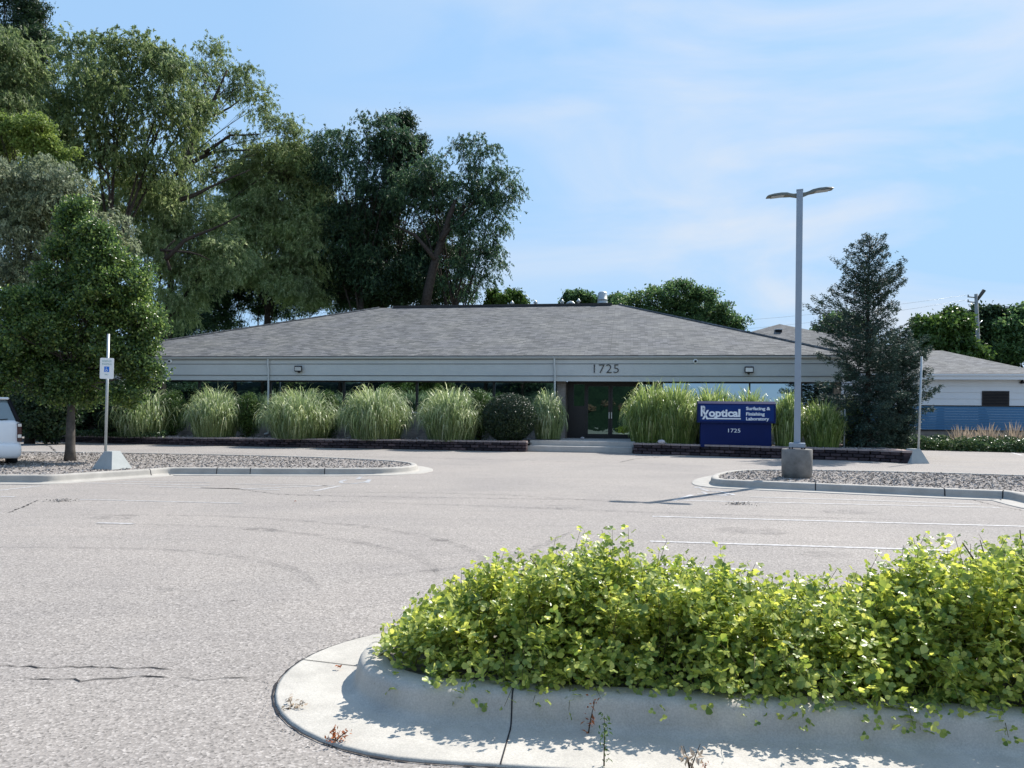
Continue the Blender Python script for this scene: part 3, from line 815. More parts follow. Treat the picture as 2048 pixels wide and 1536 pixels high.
# downspouts
def downspout(px, zend, flick):
    u = X_(px, WF - 0.05); q = MB()
    q.tube([(u, WF - 0.06, zG1 + 0.04), (u, WF - 0.06, z1 - 0.05), (u + 0.03, WF - 0.055, z1 - 0.25), (u + 0.03, WF - 0.055, zend + 0.12), (u + 0.02, WF - 0.06, zend + 0.05), (u - flick, WF - 0.12, zend)], 0.052, 4, smooth=False)
    q.build('downspout', M['fascia'], bld)
downspout(535.5, 0.45, 0.12); downspout(1108, 0.45, 0.1)
# floodlights and camera domes
def flood(px, py):
    u, _, z = BL(px, py, WF - 0.1); q = MB()
    q.bbox(u - 0.19, u + 0.19, WF - 0.16, WF - 0.10, z - 0.15, z + 0.13, 0.02); q.box(u - 0.04, u + 0.04, WF - 0.1, WF, z - 0.2, z - 0.12)
    o = q.build('flood_light', M['frame'], bld)
    q = MB(); q.bbox(u - 0.15, u + 0.15, WF - 0.172, WF - 0.15, z - 0.105, z + 0.07, 0.005); q.build('lens', M['silver'], o)
flood(597, 737); flood(1498, 739)
def camdome(px, py):
    u, _, z = BL(px, py, WF - 0.05); q = MB()
    xf = Matrix.Translation((u, WF, z)) @ Matrix.Rotation(R(90), 4, 'X')
    q.lathe([(0.11, 0), (0.11, 0.04), (0.09, 0.06), (0.06, 0.07)], (0, 0, 0), 16)
    o = q.build('security_camera', M['white'], bld, xf=xf)
    q = MB(); q.lathe([(0.055, 0.06), (0.05, 0.10), (0.03, 0.12), (0.005, 0.125)], (0, 0, 0), 14); q.build('lens', M['dark'], o, xf=xf)
camdome(1391, 722.5); camdome(339, 722.5)
# lettering
def text_mesh(txt, size, ext=0.01, off=0.0, spacing=1.0, align='LEFT', shear=0.0):
    c = bpy.data.curves.new('lettering', 'FONT'); c.body = txt; c.size = size; c.extrude = ext; c.offset = off; c.space_character = spacing; c.align_x = align; c.shear = shear
    c.resolution_u = 4
    o = bpy.data.objects.new('lettering', c); COL.objects.link(o)
    dg = bpy.context.evaluated_depsgraph_get()
    me = bpy.data.meshes.new_from_object(o.evaluated_get(dg))
    bpy.data.objects.remove(o); bpy.data.curves.remove(c)
    return me
def lettering(name, txt, x, y, z, size, mat, parent, ext=0.01, off=0.0, spacing=1.0, width=None, height=None):
    """upright text facing -y; x = left edge, z = baseline; fits to width/height in metres"""
    me = text_mesh(txt, size, ext, off, spacing)
    co = np.empty(len(me.vertices) * 3, np.float32); me.vertices.foreach_get('co', co); co = co.reshape(-1, 3)
    x0, x1 = co[:, 0].min(), co[:, 0].max()
    sx = width / (x1 - x0) if width else 1.0
    sz = height / (co[:, 1].max() - co[:, 1].min()) if height else sx
    n = np.stack([x + (co[:, 0] - x0) * sx, y - co[:, 2] - ext, z + co[:, 1] * sz], 1).astype(np.float32)
    me.vertices.foreach_set('co', n.ravel()); me.update(); me.materials.clear()
    return place(name, me, mat, parent)
u0, _, zb = BL(1187.5, 745.8, WF); u1 = X_(1237, WF)
lettering('street_number', '1725', u0, WF + 0.010, zb, 0.5, M['number'], bld, 0.015, -0.006, 1.05, u1 - u0, Z_(1210, 729, WF) - zb)

# entrance steps
stp = empty('entrance_steps', G(1160, 905), -PHI, 'two low concrete steps leading up to the glass entrance doors', 'steps')
SL = stp.location
def toS(px, py, z):
    p = G(px, py, z) - Vector(SL); return p.x * UV_.x + p.y * UV_.y, p.x * VV_.x + p.y * VV_.y
a = toS(1051, 903, 0); b = toS(1265, 907.5, 0)
m = MB(); m.bbox(a[0], b[0], 0.0, 0.6, 0, 0.24, 0.012); m.build('lower_step', M['step'], stp)
m = MB(); m.bbox(a[0] + 0.12, b[0] + 0.1, 0.42, 5.4, 0.1, 0.45, 0.012); m.build('landing', M['step'], stp)

# ================================================================== retaining wall and bed
def wallpts(px, z=0.0): return [G(x, y, z) for x, y in px]
def polyl(pts, step):
    out = []
    for a, b in zip(pts[:-1], pts[1:]):
        k = max(1, round((b - a).length / step))
        out += [a.lerp(b, j / k) for j in range(k)]
    out.append(pts[-1]); return out
left_w = [P(60, 872, 36.5), P(130, 876, 35.2), P(250, 881, 34.0), P(400, 888.5, 33.0), P(600, 895, 32.2), P(800, 899.5, 31.4), P(1053, 904, 30.2)]
for p in left_w: p.z = 0
right_w = [G(1266, 907.8), G(1400, 911.5), G(1500, 915), G(1740, 922.5), G(1823, 927)]
right_w[0] = G(1266, 907.8)
def retaining(name, pts, h0, h1, label, endturn=None):
    root = empty(name, pts[0], 0, label, 'retaining wall', 'low block retaining walls in front of the building')
    o = Vector(pts[0]); tot = sum((b - a).length for a, b in zip(pts[:-1], pts[1:]))
    if endturn: pts = pts + endturn
    body = MB(); caps = MB()
    s = 0.0; L_ = 0.36
    random.seed(3)
    for a, b in zip(pts[:-1], pts[1:]):
        d = (b - a); ln = d.length; t = d.normalized(); nrm = Vector((t.y, -t.x, 0))
        k = max(1, round(ln / L_)); seg = ln / k
        for c in range(3):
            for i in range(-1, k):
                q0 = (i + (0.5 if c % 2 else 0)) * seg; q1 = q0 + seg
                q0 = max(0, q0); q1 = min(ln, q1)
                if q1 - q0 < 0.04: continue
                fr = min(1, (s + q0) / tot); h = h0 + (h1 - h0) * fr; hc_ = h - 0.07
                za, zb_ = hc_ * c / 3, hc_ * (c + 1) / 3
                j_ = random.uniform(-0.012, 0.012)
                A = a + t * (q0 + 0.004) - o; B = a + t * (q1 - 0.004) - o
                fo = nrm * (0.01 + j_); bo = nrm * -0.22
                ft = nrm * (0.0 + j_ - 0.035 - 0.012 * c); mid = nrm * (0.03 + j_ - 0.012 * c)
                A1, B1 = A.lerp(B, 0.08), A.lerp(B, 0.92)
                zm = za + (zb_ - za) * 0.5
                vs = [A + ft, B + ft, A + ft, B + ft, A + bo, B + bo, A + bo, B + bo, A1 + mid, B1 + mid, A1 + mid, B1 + mid]
                zs = [za + .003, za + .003, zb_, zb_, za + .003, za + .003, zb_, zb_, za + (zb_ - za) * .2, za + (zb_ - za) * .2, za + (zb_ - za) * .82, za + (zb_ - za) * .82]
                vs = [(v.x, v.y, z) for v, z in zip(vs, zs)]
                body.add(vs, [(0, 1, 9, 8), (1, 3, 11, 9), (3, 2, 10, 11), (2, 0, 8, 10), (8, 9, 11, 10), (2, 3, 7, 6), (4, 6, 7, 5), (0, 4, 5, 1), (0, 2, 6, 4), (1, 5, 7, 3)])
        for i in range(k):
            fr = min(1, (s + i * seg) / tot); h = h0 + (h1 - h0) * fr + random.uniform(-0.006, 0.006)
            A = a + t * (i * seg + 0.005) - o; B = a + t * ((i + 1) * seg - 0.005) - o
            c0, c1 = nrm * (-0.005 + random.uniform(-0.01, 0.01)), nrm * -0.27
            vs = [A + c0, B + c0, B + c1, A + c1]
            q = [(v.x, v.y, h - 0.067) for v in vs] + [(v.x, v.y, h) for v in vs]
            caps.add(q, [(3, 2, 1, 0), (4, 5, 6, 7), (0, 1, 5, 4), (1, 2, 6, 5), (2, 3, 7, 6), (3, 0, 4, 7)])
        s += ln
    body.build('block_face', M['block'], root); caps.build('cap_stone', M['cap'], root)
    return root
retaining('retaining_wall', left_w, 0.30, 0.44, 'dark split block retaining wall left of the steps below the grass clumps')
endt = [right_w[-1] + Vector((0.35, 1.2, 0)), right_w[-1] + Vector((0.2, 6.5, 0))]
retaining('retaining_wall', right_w, 0.43, 0.42, 'dark split block retaining wall right of the steps below the blue sign', endt)
def inset(pts, d):
    out = []
    for i, p in enumerate(pts):
        t = (pts[min(i + 1, len(pts) - 1)] - pts[max(i - 1, 0)]).normalized(); out.append(p - Vector((t.y, -t.x, 0)) * d)
    return out
def bw(u, wv): p = UV_ * u + VV_ * wv; return Vector((BO.x + p.x, BO.y + p.y, 0))
lb = inset(left_w, 0.2)
bedL = [(p.x, p.y) for p in lb] + [tuple(bw(X_(1114, 0), 0.06)[:2]), tuple(bw(uL - 3, 0.06)[:2]), (lb[0].x - 4, lb[0].y + 3)]
def bedmesh(pl, zf, name):
    m = MB(); m.poly([(x, y, zf) for x, y in pl]); m.poly([(x, y, -0.01) for x, y in pl][::-1]); return m.build(name, M['mulch'])
tag(bedmesh(bedL, 0.335, 'planting_bed'), kind='structure')
rb_ = inset(right_w, 0.2)
bedR = [(p.x, p.y) for p in rb_] + [(rb_[-1].x + 0.1, rb_[-1].y + 6.3), tuple(bw(uR, 0.06)[:2]), tuple(bw(X_(1266, 0), 0.06)[:2])]
tag(bedmesh(bedR, 0.37, 'planting_bed'), kind='structure')
tag(chips('mulch', [Vector((x, y, 0)) for x, y in bedL], 9000, 0.343, 0.02, 0.06, M['chip']), 'grey mulch between the grass clumps on the raised bed left of the steps', 'mulch', kind='stuff')
tag(chips('mulch', [Vector((x, y, 0)) for x, y in bedR], 6000, 0.378, 0.02, 0.06, M['chip']), 'grey mulch on the raised bed around the blue sign', 'mulch', kind='stuff')
m = MB(); q_ = [(P(1054, 880, 31.0)), (P(1118, 880, 31.0)), (P(1124, 880, 33.4)), (P(1054, 880, 33.7))]
m.poly([(p.x, p.y, 0.456) for p in q_]); tag(m.build('planting_bed', M['mulch']), kind='structure')
# grit and dirt gathered along the outer edge of the near gutter
ga = offset(ccw(near), 0.43); gb = offset(ccw(near), 0.56)
gx = []; 
for k in range(1500):
    i_ = random.randrange(len(ga)); t_ = abs(random.gauss(0, 0.35)); j_ = random.random()
    p_ = ga[i_].lerp(ga[(i_ + 1) % len(ga)], j_); q2 = gb[i_].lerp(gb[(i_ + 1) % len(gb)], j_); p_ = p_.lerp(q2, t_ * (0.4 + 0.6 * math.sin(i_ * 0.9) ** 2))
    if p_.x < 4: gx.append((p_.x, p_.y, 0.006))
gx = np.array(gx); n_g = len(gx); ag = rng.normal(size=(n_g, 3)); ag[:, 2] *= .3; ag /= np.linalg.norm(ag, axis=1)[:, None]; bg_ = np.cross(ag, [0, 0, 1.0]); sg_ = rng.uniform(.002, .008, (n_g, 1))
Vg = np.stack([gx - ag * sg_, gx + bg_ * sg_ * .6, gx + ag * sg_, gx - bg_ * sg_ * .6, gx + np.array([0, 0, 1.0]) * sg_ * .8], 1).reshape(-1, 3)
bg0 = np.arange(n_g)[:, None] * 5
tag(place('grit', rawmesh('grit', Vg, np.concatenate([bg0 + np.array(t) for t in ((0, 1, 4), (1, 2, 4), (2, 3, 4), (3, 0, 4))], 0)), M['chip']), 'fine grit gathered along the outer edge of the foreground gutter', 'grit', kind='stuff')
# stones on the bed
def stone(px, py, z, r, label, grp='pale stones on the bed by the door'):
    c = G(px, py, z); m = MB()
    n1, n2 = 7, 10; vs = []; fs = []
    for i in range(n1 + 1):
        th = math.pi * i / n1
        for k in range(n2):
            ph = 2 * math.pi * k / n2; rr = r * (1 + 0.08 * math.sin(3 * ph + i))
            vs.append((rr * 1.25 * math.sin(th) * math.cos(ph), rr * math.sin(th) * math.sin(ph), r * 0.75 * (1 - math.cos(th)) - 0.01))
    for i in range(n1):
        for k in range(n2): fs.append((i * n2 + k, (i + 1) * n2 + k, (i + 1) * n2 + (k + 1) % n2, i * n2 + (k + 1) % n2))
    m.add(vs, fs, True); o = m.build('stone', M['stone']); o.location = c
    return tag(o, label, 'stone', grp)
stone(1323, 888, 0.42, 0.12, 'pale oval stone on the wall cap right of the steps')
stone(1165, 878, 0.46, 0.07, 'small round stone on the landing left of the glass doors')

# ================================================================== blue sign
sy = G(1475, 893, 0.40).y + 0.75
def sgn_px(px, py):  # onto the sign's face plane
    a, b = ray(px, py); o = P(1396, 846, sy)
    t = (o.x * VV_.x + o.y * VV_.y) / (a * VV_.x + VV_.y)
    p = Vector((a * t, t, EYE + b * t)); return p
S0 = sgn_px(1475, 850); S0 = Vector((S0.x, S0.y, 0.36))
sg = empty('monument_sign', S0, -PHI, 'navy blue monument sign with white lettering standing in tall grass', 'sign')
def SX(px, py):
    p = sgn_px(px, py) - S0; return p.x * UV_.x + p.y * UV_.y, p.z
m = MB()
xa, zt_ = SX(1396, 802); xb, _ = SX(1552, 803); _, zb_ = SX(1475, 846)
zq = SX(1475, 807.5)[1]
pf = [(0, zb_), (0, zq), (0.10, zt_), (0.55, zt_), (0.55, zb_)]
m.add([(x, y, z) for x in (xa, xb) for y, z in pf], [(0, 1, 2, 3, 4)[::-1], (5, 6, 7, 8, 9)] + [(i, (i + 1) % 5, 5 + (i + 1) % 5, 5 + i) for i in range(5)])
cab = m.build('sign_cabinet', M['sign_blue'], sg)
pn = MB(); xa2, zp1 = SX(1399.5, 809.5); xb2, zp0 = SX(1547.5, 843); pn.box(xa2, xb2, -0.012, -0.001, zp0, zp1); pn.build('face_panel', M['sign_blue2'], cab)
m = MB(); xc = SX(1402, 850)[0]; xd = SX(1544, 850)[0]; m.box(xc, xd, 0.09, 0.50, -0.02, zb_ - 0.003); bs = m.build('sign_base', M['sign_blue'], sg)
def zp(zx, zy): return SX(1370 + zx / 10.24, 780 + zy / 10.24)
def st(zx, zy, txt, zw, zh, off, name='lettering', par=None, y=-0.013):
    a = zp(zx, zy); b = zp(zx + zw, zy); hh = zp(zx, zy - zh)[1] - a[1]
    lettering(name, txt, a[0], y, a[1], 0.3, M['sign_white'], par or cab, 0.006, off, 1.0, b[0] - a[0], hh)
st(1250, 408, 'Surfacing &', 495, 88, 0.009); st(1250, 520, 'Finishing', 380, 88, 0.009); st(1250, 618, 'Laboratory', 470, 88, 0.009)
me_a = zp(485, 540); me_b = zp(1130, 540); hh = zp(485, 365)[1] - zp(485, 575)[1]
lettering('lettering', 'optical', me_a[0], -0.013, me_a[1], 0.3, M['sign_white'], cab, 0.006, 0.011, 1.0, me_b[0] - me_a[0], hh)
a = zp(890, 868); b = zp(1140, 868); lettering('street_number', '1725', a[0], 0.088, a[1], 0.3, M['sign_white'], bs, 0.006, 0.0, 1.0, b[0] - a[0], zp(890, 790)[1] - a[1])
m = MB()
def stroke(x0, y0, x1, y1, w0, w1=None):
    w1 = w1 or w0
    p0 = zp(x0 - w0 / 2, y0); p1 = zp(x0 + w0 / 2, y0); p2 = zp(x1 + w1 / 2, y1); p3 = zp(x1 - w1 / 2, y1)
    q = [p0, p1, p2, p3]
    m.add([(x, -0.026, z) for x, z in q] + [(x, -0.013, z) for x, z in q], [(0, 1, 2, 3), (0, 4, 5, 1), (1, 5, 6, 2), (2, 6, 7, 3), (3, 7, 4, 0)])
stroke(340, 330, 340, 538, 34)
pr = [(330 + 0, 345)]
arcp = [zp(345 + 55 * math.cos(R(t)), 382 - 50 * math.sin(R(t))) for t in range(100, -100, -20)]
for (x0, z0), (x1, z1b) in zip(arcp[:-1], arcp[1:]):
    m.box(min(x0, x1) - 0.02, max(x0, x1) + 0.02, -0.0265, -0.013, min(z0, z1b) - 0.02, max(z0, z1b) + 0.02)
stroke(372, 425, 462, 600, 42); stroke(470, 410, 370, 598, 40)
q0 = zp(440, 570); q1 = zp(1140, 603); m.box(q0[0], q1[0], -0.0262, -0.013, q1[1], q0[1])
stroke(612, 540, 612, 572, 30)
m.build('logo', M['sign_white'], cab)

# ================================================================== other buildings
def siding(m, a, b, w0, z0, z1_, rows):
    for r in range(rows):
        za = z0 + (z1_ - z0) * r / rows; zb = z0 + (z1_ - z0) * (r + 1) / rows
        m.add([(a, w0 - 0.025, za + 0.003), (b, w0 - 0.025, za + 0.003), (b, w0 - 0.002, zb), (a, w0 - 0.002, zb), (a, w0 + 0.02, za + .003), (b, w0 + 0.02, za + .003)], [(0, 1, 2, 3), (0, 4, 5, 1)])
AY = 40.0
AO = P(1900, 895, AY); AO.z = 0
an = empty('annex_building', AO, -PHI, 'white sided annex with blue lower siding and black vent behind the spruce', 'building')
def AX(px, py, wv=0.0):
    a, b = ray(px, py); t = (wv + AO.x * VV_.x + AO.y * VV_.y) / (a * VV_.x + VV_.y)
    return (a * t - AO.x) * UV_.x + (t - AO.y) * UV_.y, EYE + b * t
x0, x1 = AX(1715, 750)[0], AX(2230, 750)[0]
ze, zf_, zw, zb2, zbb = AX(1950, 748.5)[1], AX(1950, 760)[1], AX(1950, 811)[1], AX(1950, 860)[1], 0.0
m = MB(); siding(m, x0, x1, 0.0, zw, zf_ + 0.02, 4); m.box(x0, x1, 0.03, 9, zw - 0.01, zf_); m.build('upper_siding', M['siding_white'], an)
m = MB(); siding(m, x0, x1, 0.0, zb2, zw - 0.05, 9); m.build('lower_siding', M['siding_blue'], an)
m = MB(); m.box(x0, x1, -0.035, 0.03, zw - 0.05, zw); m.box(x0, x1, -0.035, 0.03, zb2 - 0.07, zb2); m.build('trim', M['frame'], an)
m = MB(); m.box(x0, x1, 0.0, 0.5, 0, zb2 - 0.07); m.build('wall', M['brick'], an)
m = MB(); m.box(x0, x1 + 0.3, -0.42, 0.03, zf_, zf_ + 0.03); m.box(x0, x1 + 0.3, -0.45, -0.40, zf_ + 0.002, ze - 0.07); m.box(x0, x1 + .3, -0.52, -0.4, ze - 0.10, ze - 0.01); m.build('gutter', M['siding_white'], an)
vx0, vz0 = AX(1963, 812); vx1, vz1 = AX(2018, 782)
m = MB(); m.box(vx0, vx1, -0.05, -0.028, vz0, vz1); lv_ = m.build('louvre_vent', M['frame'], an)
m = MB()
for k in range(9):
    z = vz0 + 0.04 + (vz1 - vz0 - 0.08) * k / 9; m.add([(vx0 + .04, -0.052, z + 0.05), (vx1 - .04, -0.052, z + .05), (vx1 - .04, -0.085, z), (vx0 + .04, -0.085, z)], [(0, 1, 2, 3)])
m.build('slat', M['dark'], lv_)
rx, rz = AX(1884, 701, 5.0); rx0 = AX(1640, 701, 5.0)[0]
ex_ = AX(2078, 748, -0.45)[0]
ex_ = max(ex_, AX(2050, 748)[0] + 1.0)
m = MB()
E = [(x0, -0.5, ze), (ex_, -0.5, ze), (ex_, 10.5, ze), (x0, 10.5, ze)]
m.quad(E[0], E[1], (rx, 5.0, rz), (x0, 5.0, rz)); m.add([E[1], E[2], (rx, 5.0, rz)], [(0, 1, 2)]); m.quad(E[2], E[3], (x0, 5.0, rz), (rx, 5.0, rz))
m.build('roof', M['shingle'], an)
lx, lz = AX(2048, 763, -0.3); q = MB(); q.lathe([(0.10, 0), (0.10, 0.04), (0.04, 0.2), (0.01, 0.22)], (lx, -0.12, lz - 0.1), 12); q.build('wall_light', M['dark'], an)
# rear building
RO = P(1560, 880, 60); RO.z = 0
rbld = empty('rear_building', RO, -PHI, 'grey hip roofed building just showing behind the main roof with a box vent', 'building')
def RX(px, py, wv=0.0):
    a, b = ray(px, py); t = (wv + RO.x * VV_.x + RO.y * VV_.y) / (a * VV_.x + VV_.y)
    return (a * t - RO.x) * UV_.x + (t - RO.y) * UV_.y, EYE + b * t
px_, pz_ = RX(1559, 648, 6)
L0, zl = RX(1440, 690, 0); L1, _ = RX(1740, 700, 0); zev = 6.4
m = MB()
hw = 10.5
E = [(px_ - hw, -1, zev), (px_ + hw, -1, zev), (px_ + hw, 14, zev), (px_ - hw, 14, zev)]
pk = (px_, 6.0, pz_); pk2 = (px_, 7.5, pz_)
m.add([E[0], E[1], pk], [(0, 1, 2)]); m.quad(E[1], E[2], pk2, pk); m.add([E[2], E[3], pk2], [(0, 1, 2)]); m.quad(E[3], E[0], pk, pk2)
rr_ = m.build('roof', M['shingle'], rbld)
m = MB(); m.box(px_ - hw + 0.6, px_ + hw - 0.6, -0.4, 13.4, 0, zev); m.build('wall', M['siding_white'], rbld)
vx, vz = RX(1557, 661, 4.3)
m = MB(); m.box(vx - 0.26, vx + 0.24, 4.0, 4.8, vz - 0.17, vz + 0.05); bv = m.build('box_vent', M['dark'], rr_)
m = MB(); m.box(vx - 0.27, vx + 0.27, 3.95, 4.85, vz + 0.053, vz + 0.11); m.build('vent_lid', M['siding_white'], bv)

# ================================================================== light pole on the right island
lp0 = G(1605, 957, 0.13); lp0 = Vector((lp0.x, lp0.y + 0.33, 0.12))
# place so that the front face of the concrete footing meets the gravel there
lp = empty('parking_light', lp0, R(-9), 'tall grey square pole with two curved lamp heads on a concrete drum', 'street lamp')
sc_ = lp0.y / F
hB = EYE + ray(1605, 898)[1] * lp0.y - lp0.z
hBP = EYE + ray(1605, 886)[1] * lp0.y - lp0.z
hT = EYE + ray(1607, 380)[1] * lp0.y - lp0.z
m = MB(); m.lathe([(0.315, 0), (0.315, 0.12), (0.325, 0.14), (0.325, hB - 0.015), (0.31, hB)], (0, 0, 0), 32); m.build('concrete_footing', M['concrete_base'], lp)
m = MB(); m.bbox(-0.17, 0.17, -0.17, 0.17, hB + 0.035, hBP, 0.008); m.build('base_cover', M['pole'], lp, xf=Matrix.Rotation(R(-12), 4, 'Z'))
for sx in (-.13, .13):
    for sy_ in (-.13, .13):
        m = MB(); m.tube([(sx, sy_, hB - 0.02), (sx, sy_, hB + 0.06)], 0.018, 6); m.build('bolt', M['dark'], lp)
m = MB(); hs_ = 0.068; m.bbox(-hs_, hs_, -hs_, hs_, hBP - 0.01, hT - 0.02, 0.006); m.box(-hs_ - 0.004, hs_ + 0.004, -hs_ - 0.004, hs_ + 0.004, hT - 0.02, hT); m.build('pole', M['pole'], lp, xf=Matrix.Rotation(R(-12), 4, 'Z'))
for sgn in (-1, 1):
    m = MB(); dyv = 0.0
    secs = []
    zc = hT - 0.14
    st_ = [(0.06, 0.02, 0.045, 0.045), (0.13, 0.03, 0.045, 0.035), (0.20, 0.05, 0.07, 0.028), (0.27, 0.068, 0.11, 0.03), (0.40, 0.082, 0.125, 0.028), (0.55, 0.085, 0.125, 0.022), (0.67, 0.078, 0.12, 0.014), (0.71, 0.070, 0.10, 0.006)]
    for x, z, hw_, hh_ in st_:
        secs.append([(sgn * x, -hw_, zc + z - hh_), (sgn * x, hw_, zc + z - hh_), (sgn * x, hw_ * 0.8, zc + z + hh_), (sgn * x, -hw_ * 0.8, zc + z + hh_)])
    vs = [p for s_ in secs for p in s_]; fs = []
    for i in range(len(secs) - 1):
        for k in range(4): fs.append((i * 4 + k, i * 4 + (k + 1) % 4, (i + 1) * 4 + (k + 1) % 4, (i + 1) * 4 + k))
    fs += [(0, 1, 2, 3), tuple(len(vs) - 4 + k for k in (3, 2, 1, 0))]
    m.add(vs, fs, False)
    XH = Matrix.Translation((0, 0, zc)) @ Matrix.Rotation(R(-5.5), 4, 'Y') @ Matrix.Translation((0, 0, -zc))
    head = m.build('lamp_head', M['lamp_head'], lp, xf=XH)
    m = MB(); m.box(min(sgn * 0.28, sgn * 0.62), max(sgn * 0.28, sgn * 0.62), -0.10, 0.10, zc + 0.046, zc + 0.052); m.build('led_panel', M['galv'], head, xf=XH)

# ================================================================== sign posts in pyramid bases
def pyramid(m, b, t, h, rot=0.0, skew=0):
    m.add([(-b, -b, 0), (b, -b, 0), (b, b, 0), (-b, b, 0), (-t, -t, h), (t, -t, h), (t, t, h), (-t, t, h)], [(3, 2, 1, 0), (4, 5, 6, 7), (0, 1, 5, 4), (1, 2, 6, 5), (2, 3, 7, 6), (3, 0, 4, 7)])
b0 = G(210, 939, 0.13); b0 += Vector((0, 0.3, 0))
ps = empty('disabled_parking_sign', b0, 0, 'white parking sign with blue wheelchair square on a leaning steel post', 'sign')
s1 = b0.y / F
hb = (938 - 903) * s1
m = MB(); pyramid(m, 0.29, 0.115, hb); bs_ = m.build('pyramid_base', M['concrete_sign'], ps, xf=Matrix.Rotation(R(-18), 4, 'Z'))
pb = P(211, 904, b0.y) - b0; pt = P(217, 668, b0.y) - b0
m = MB(); m.tube([pb, pt], 0.03, 8); post = m.build('post', M['galv'], ps)
mid = P(215.7, 737, b0.y) - b0 - Vector((0, 0.045, 0))
W2, H2 = 13.3 * s1, 20.8 * s1
tlt = math.atan2(pt.x - pb.x, pt.z - pb.z)
XF = Matrix.Translation(mid) @ Matrix.Rotation(tlt, 4, 'Y') @ Matrix.Rotation(R(4), 4, 'Z')
def rrect(w_, h_, r, n=4):
    o_ = []
    for cx, cz, a0 in ((w_ - r, h_ - r, 0), (-w_ + r, h_ - r, 90), (-w_ + r, -h_ + r, 180), (w_ - r, -h_ + r, 270)):
        for k in range(n + 1): o_.append((cx + r * math.cos(R(a0 + 90 * k / n)), cz + r * math.sin(R(a0 + 90 * k / n))))
    return o_
def plate(m, w_, h_, r, y0, y1, cx=0, cz=0):
    q = rrect(w_, h_, r); n = len(q)
    m.add([(x + cx, y0, z + cz) for x, z in q] + [(x + cx, y1, z + cz) for x, z in q], [tuple(range(n)), tuple(range(2 * n - 1, n - 1, -1))] + [(i, n + i, n + (i + 1) % n, (i + 1) % n) for i in range(n)])
m = MB(); plate(m, W2, H2, 0.025, 0, 0.004); pl = m.build('sign_plate', M['white'], ps, xf=XF)
m = MB(); plate(m, 0.055, 0.062, 0.006, -0.003, -0.0005, 0, -0.02); bq = m.build('wheelchair_square', M['ada_blue'], pl, xf=XF)
def xfo(o): 
    o.data.transform(XF); return o
xfo(lettering('lettering', 'RESERVED', -0.105, -0.001, 0.145, 0.05, M['ada_green'], pl, 0.001, 0.0005, 1, 0.21, 0.042))
xfo(lettering('lettering', 'PARKING', -0.105, -0.001, 0.078, 0.05, M['ada_green'], pl, 0.001, 0.0005, 1, 0.21, 0.042))
xfo(lettering('lettering', 'ONLY', -0.045, -0.001, -0.155, 0.05, M['ada_green'], pl, 0.001, 0.0005, 1, 0.09, 0.030))
m = MB()
def arcs(cx, cz, r, a0, a1, wd, n=10):
    for i in range(n):
        A, B = R(a0 + (a1 - a0) * i / n), R(a0 + (a1 - a0) * (i + 1) / n)
        m.add([(cx + (r - wd) * math.cos(A), -0.0045, cz + (r - wd) * math.sin(A)), (cx + r * math.cos(A), -0.0045, cz + r * math.sin(A)), (cx + r * math.cos(B), -0.0045, cz + r * math.sin(B)), (cx + (r - wd) * math.cos(B), -0.0045, cz + (r - wd) * math.sin(B))], [(0, 1, 2, 3)])
arcs(-0.004, -0.045, 0.028, 140, 350, 0.008); m.box(-0.014, -0.006, -0.0048, -0.0042, -0.045, 0.012); m.box(-0.006, 0.016, -0.0048, -0.0042, -0.030, -0.022); m.add([(0.010, -0.0047, -0.03), (0.018, -0.0047, -0.026), (0.03, -0.0047, -0.055), (0.022, -0.0047, -0.06)], [(0, 3, 2, 1)]); arcs(-0.01, 0.022, 0.008, 0, 360, 0.0079)
m.build('wheelchair_symbol', M['white'], bq, xf=XF)

b1 = G(1838, 927.5, 0.0); b1 += Vector((0, 0.35, 0))
pq = empty('bare_sign_post', b1, 0, 'bare leaning steel post in a grey pyramid base beside the spruce', 'post')
s2 = b1.y / F
m = MB(); pyramid(m, 0.34, 0.14, (926 - 897) * s2); m.build('pyramid_base', M['concrete_sign'], pq, xf=Matrix.Rotation(R(9), 4, 'Z'))
pb = P(1837, 899, b1.y) - b1; pt = P(1843.5, 713, b1.y) - b1
m = MB(); m.tube([pb, pt], 0.035, 8); m.build('post', M['galv'], pq)
g1 = G(1688, 895, 0.38)
m = MB(); h_ = (895 - 818) * g1.y / F; m.tube([(0, 0, 0), (0.02, 0, h_)], 0.03, 8); o = m.build('marker_stake', M['white']); o.location = g1
tag(o, 'thin white stake standing between the grass and the spruce', 'stake')

# utility pole
UY = 62.0
ub = P(1962, 760, UY); ub.z = 0
up = empty('utility_pole', ub, 0, 'weathered wooden utility pole rising behind the annex roof', 'utility pole')
tp = P(1952, 588, UY) - ub; bt = P(1958, 730, UY) - ub
dirv = (tp - bt); bb_ = bt - dirv * (bt.z / dirv.z)
m = MB(); m.tube([bb_, bt, tp], [0.2, 0.17, 0.13], 10); m.build('pole', M['util'], up)
m = MB(); q = tp
m.tube([q + Vector((0.1, 0, -0.5)), q + Vector((0.55, -0.2, 0.3))], [0.12, 0.16], 8); m.build('insulator', M['bark2'], up)
for dz in (-0.3, -0.7):
    m = MB(); m.tube([q + Vector((0, 0, dz)), q + Vector((-0.75, -0.1, dz + 0.05))], 0.05, 6); m.tube([q + Vector((-0.7, -0.1, dz + .05)), q + Vector((-0.7, -0.1, dz + 0.22))], 0.05, 6); m.build('bracket', M['util'], up)
m = MB(); m.tube([q + Vector((0.1, 0, -2.6)), q + Vector((0.55, 0, -2.2))], 0.05, 6); m.build('steel_fitting', M['galv'], up); m = MB(); m.tube([q + Vector((0.3, 0, -4.9)), q + Vector((-0.3, 0, -4.8)), q + Vector((-0.35, 0, -5.4))], 0.05, 6); m.build('steel_fitting', M['galv'], up)
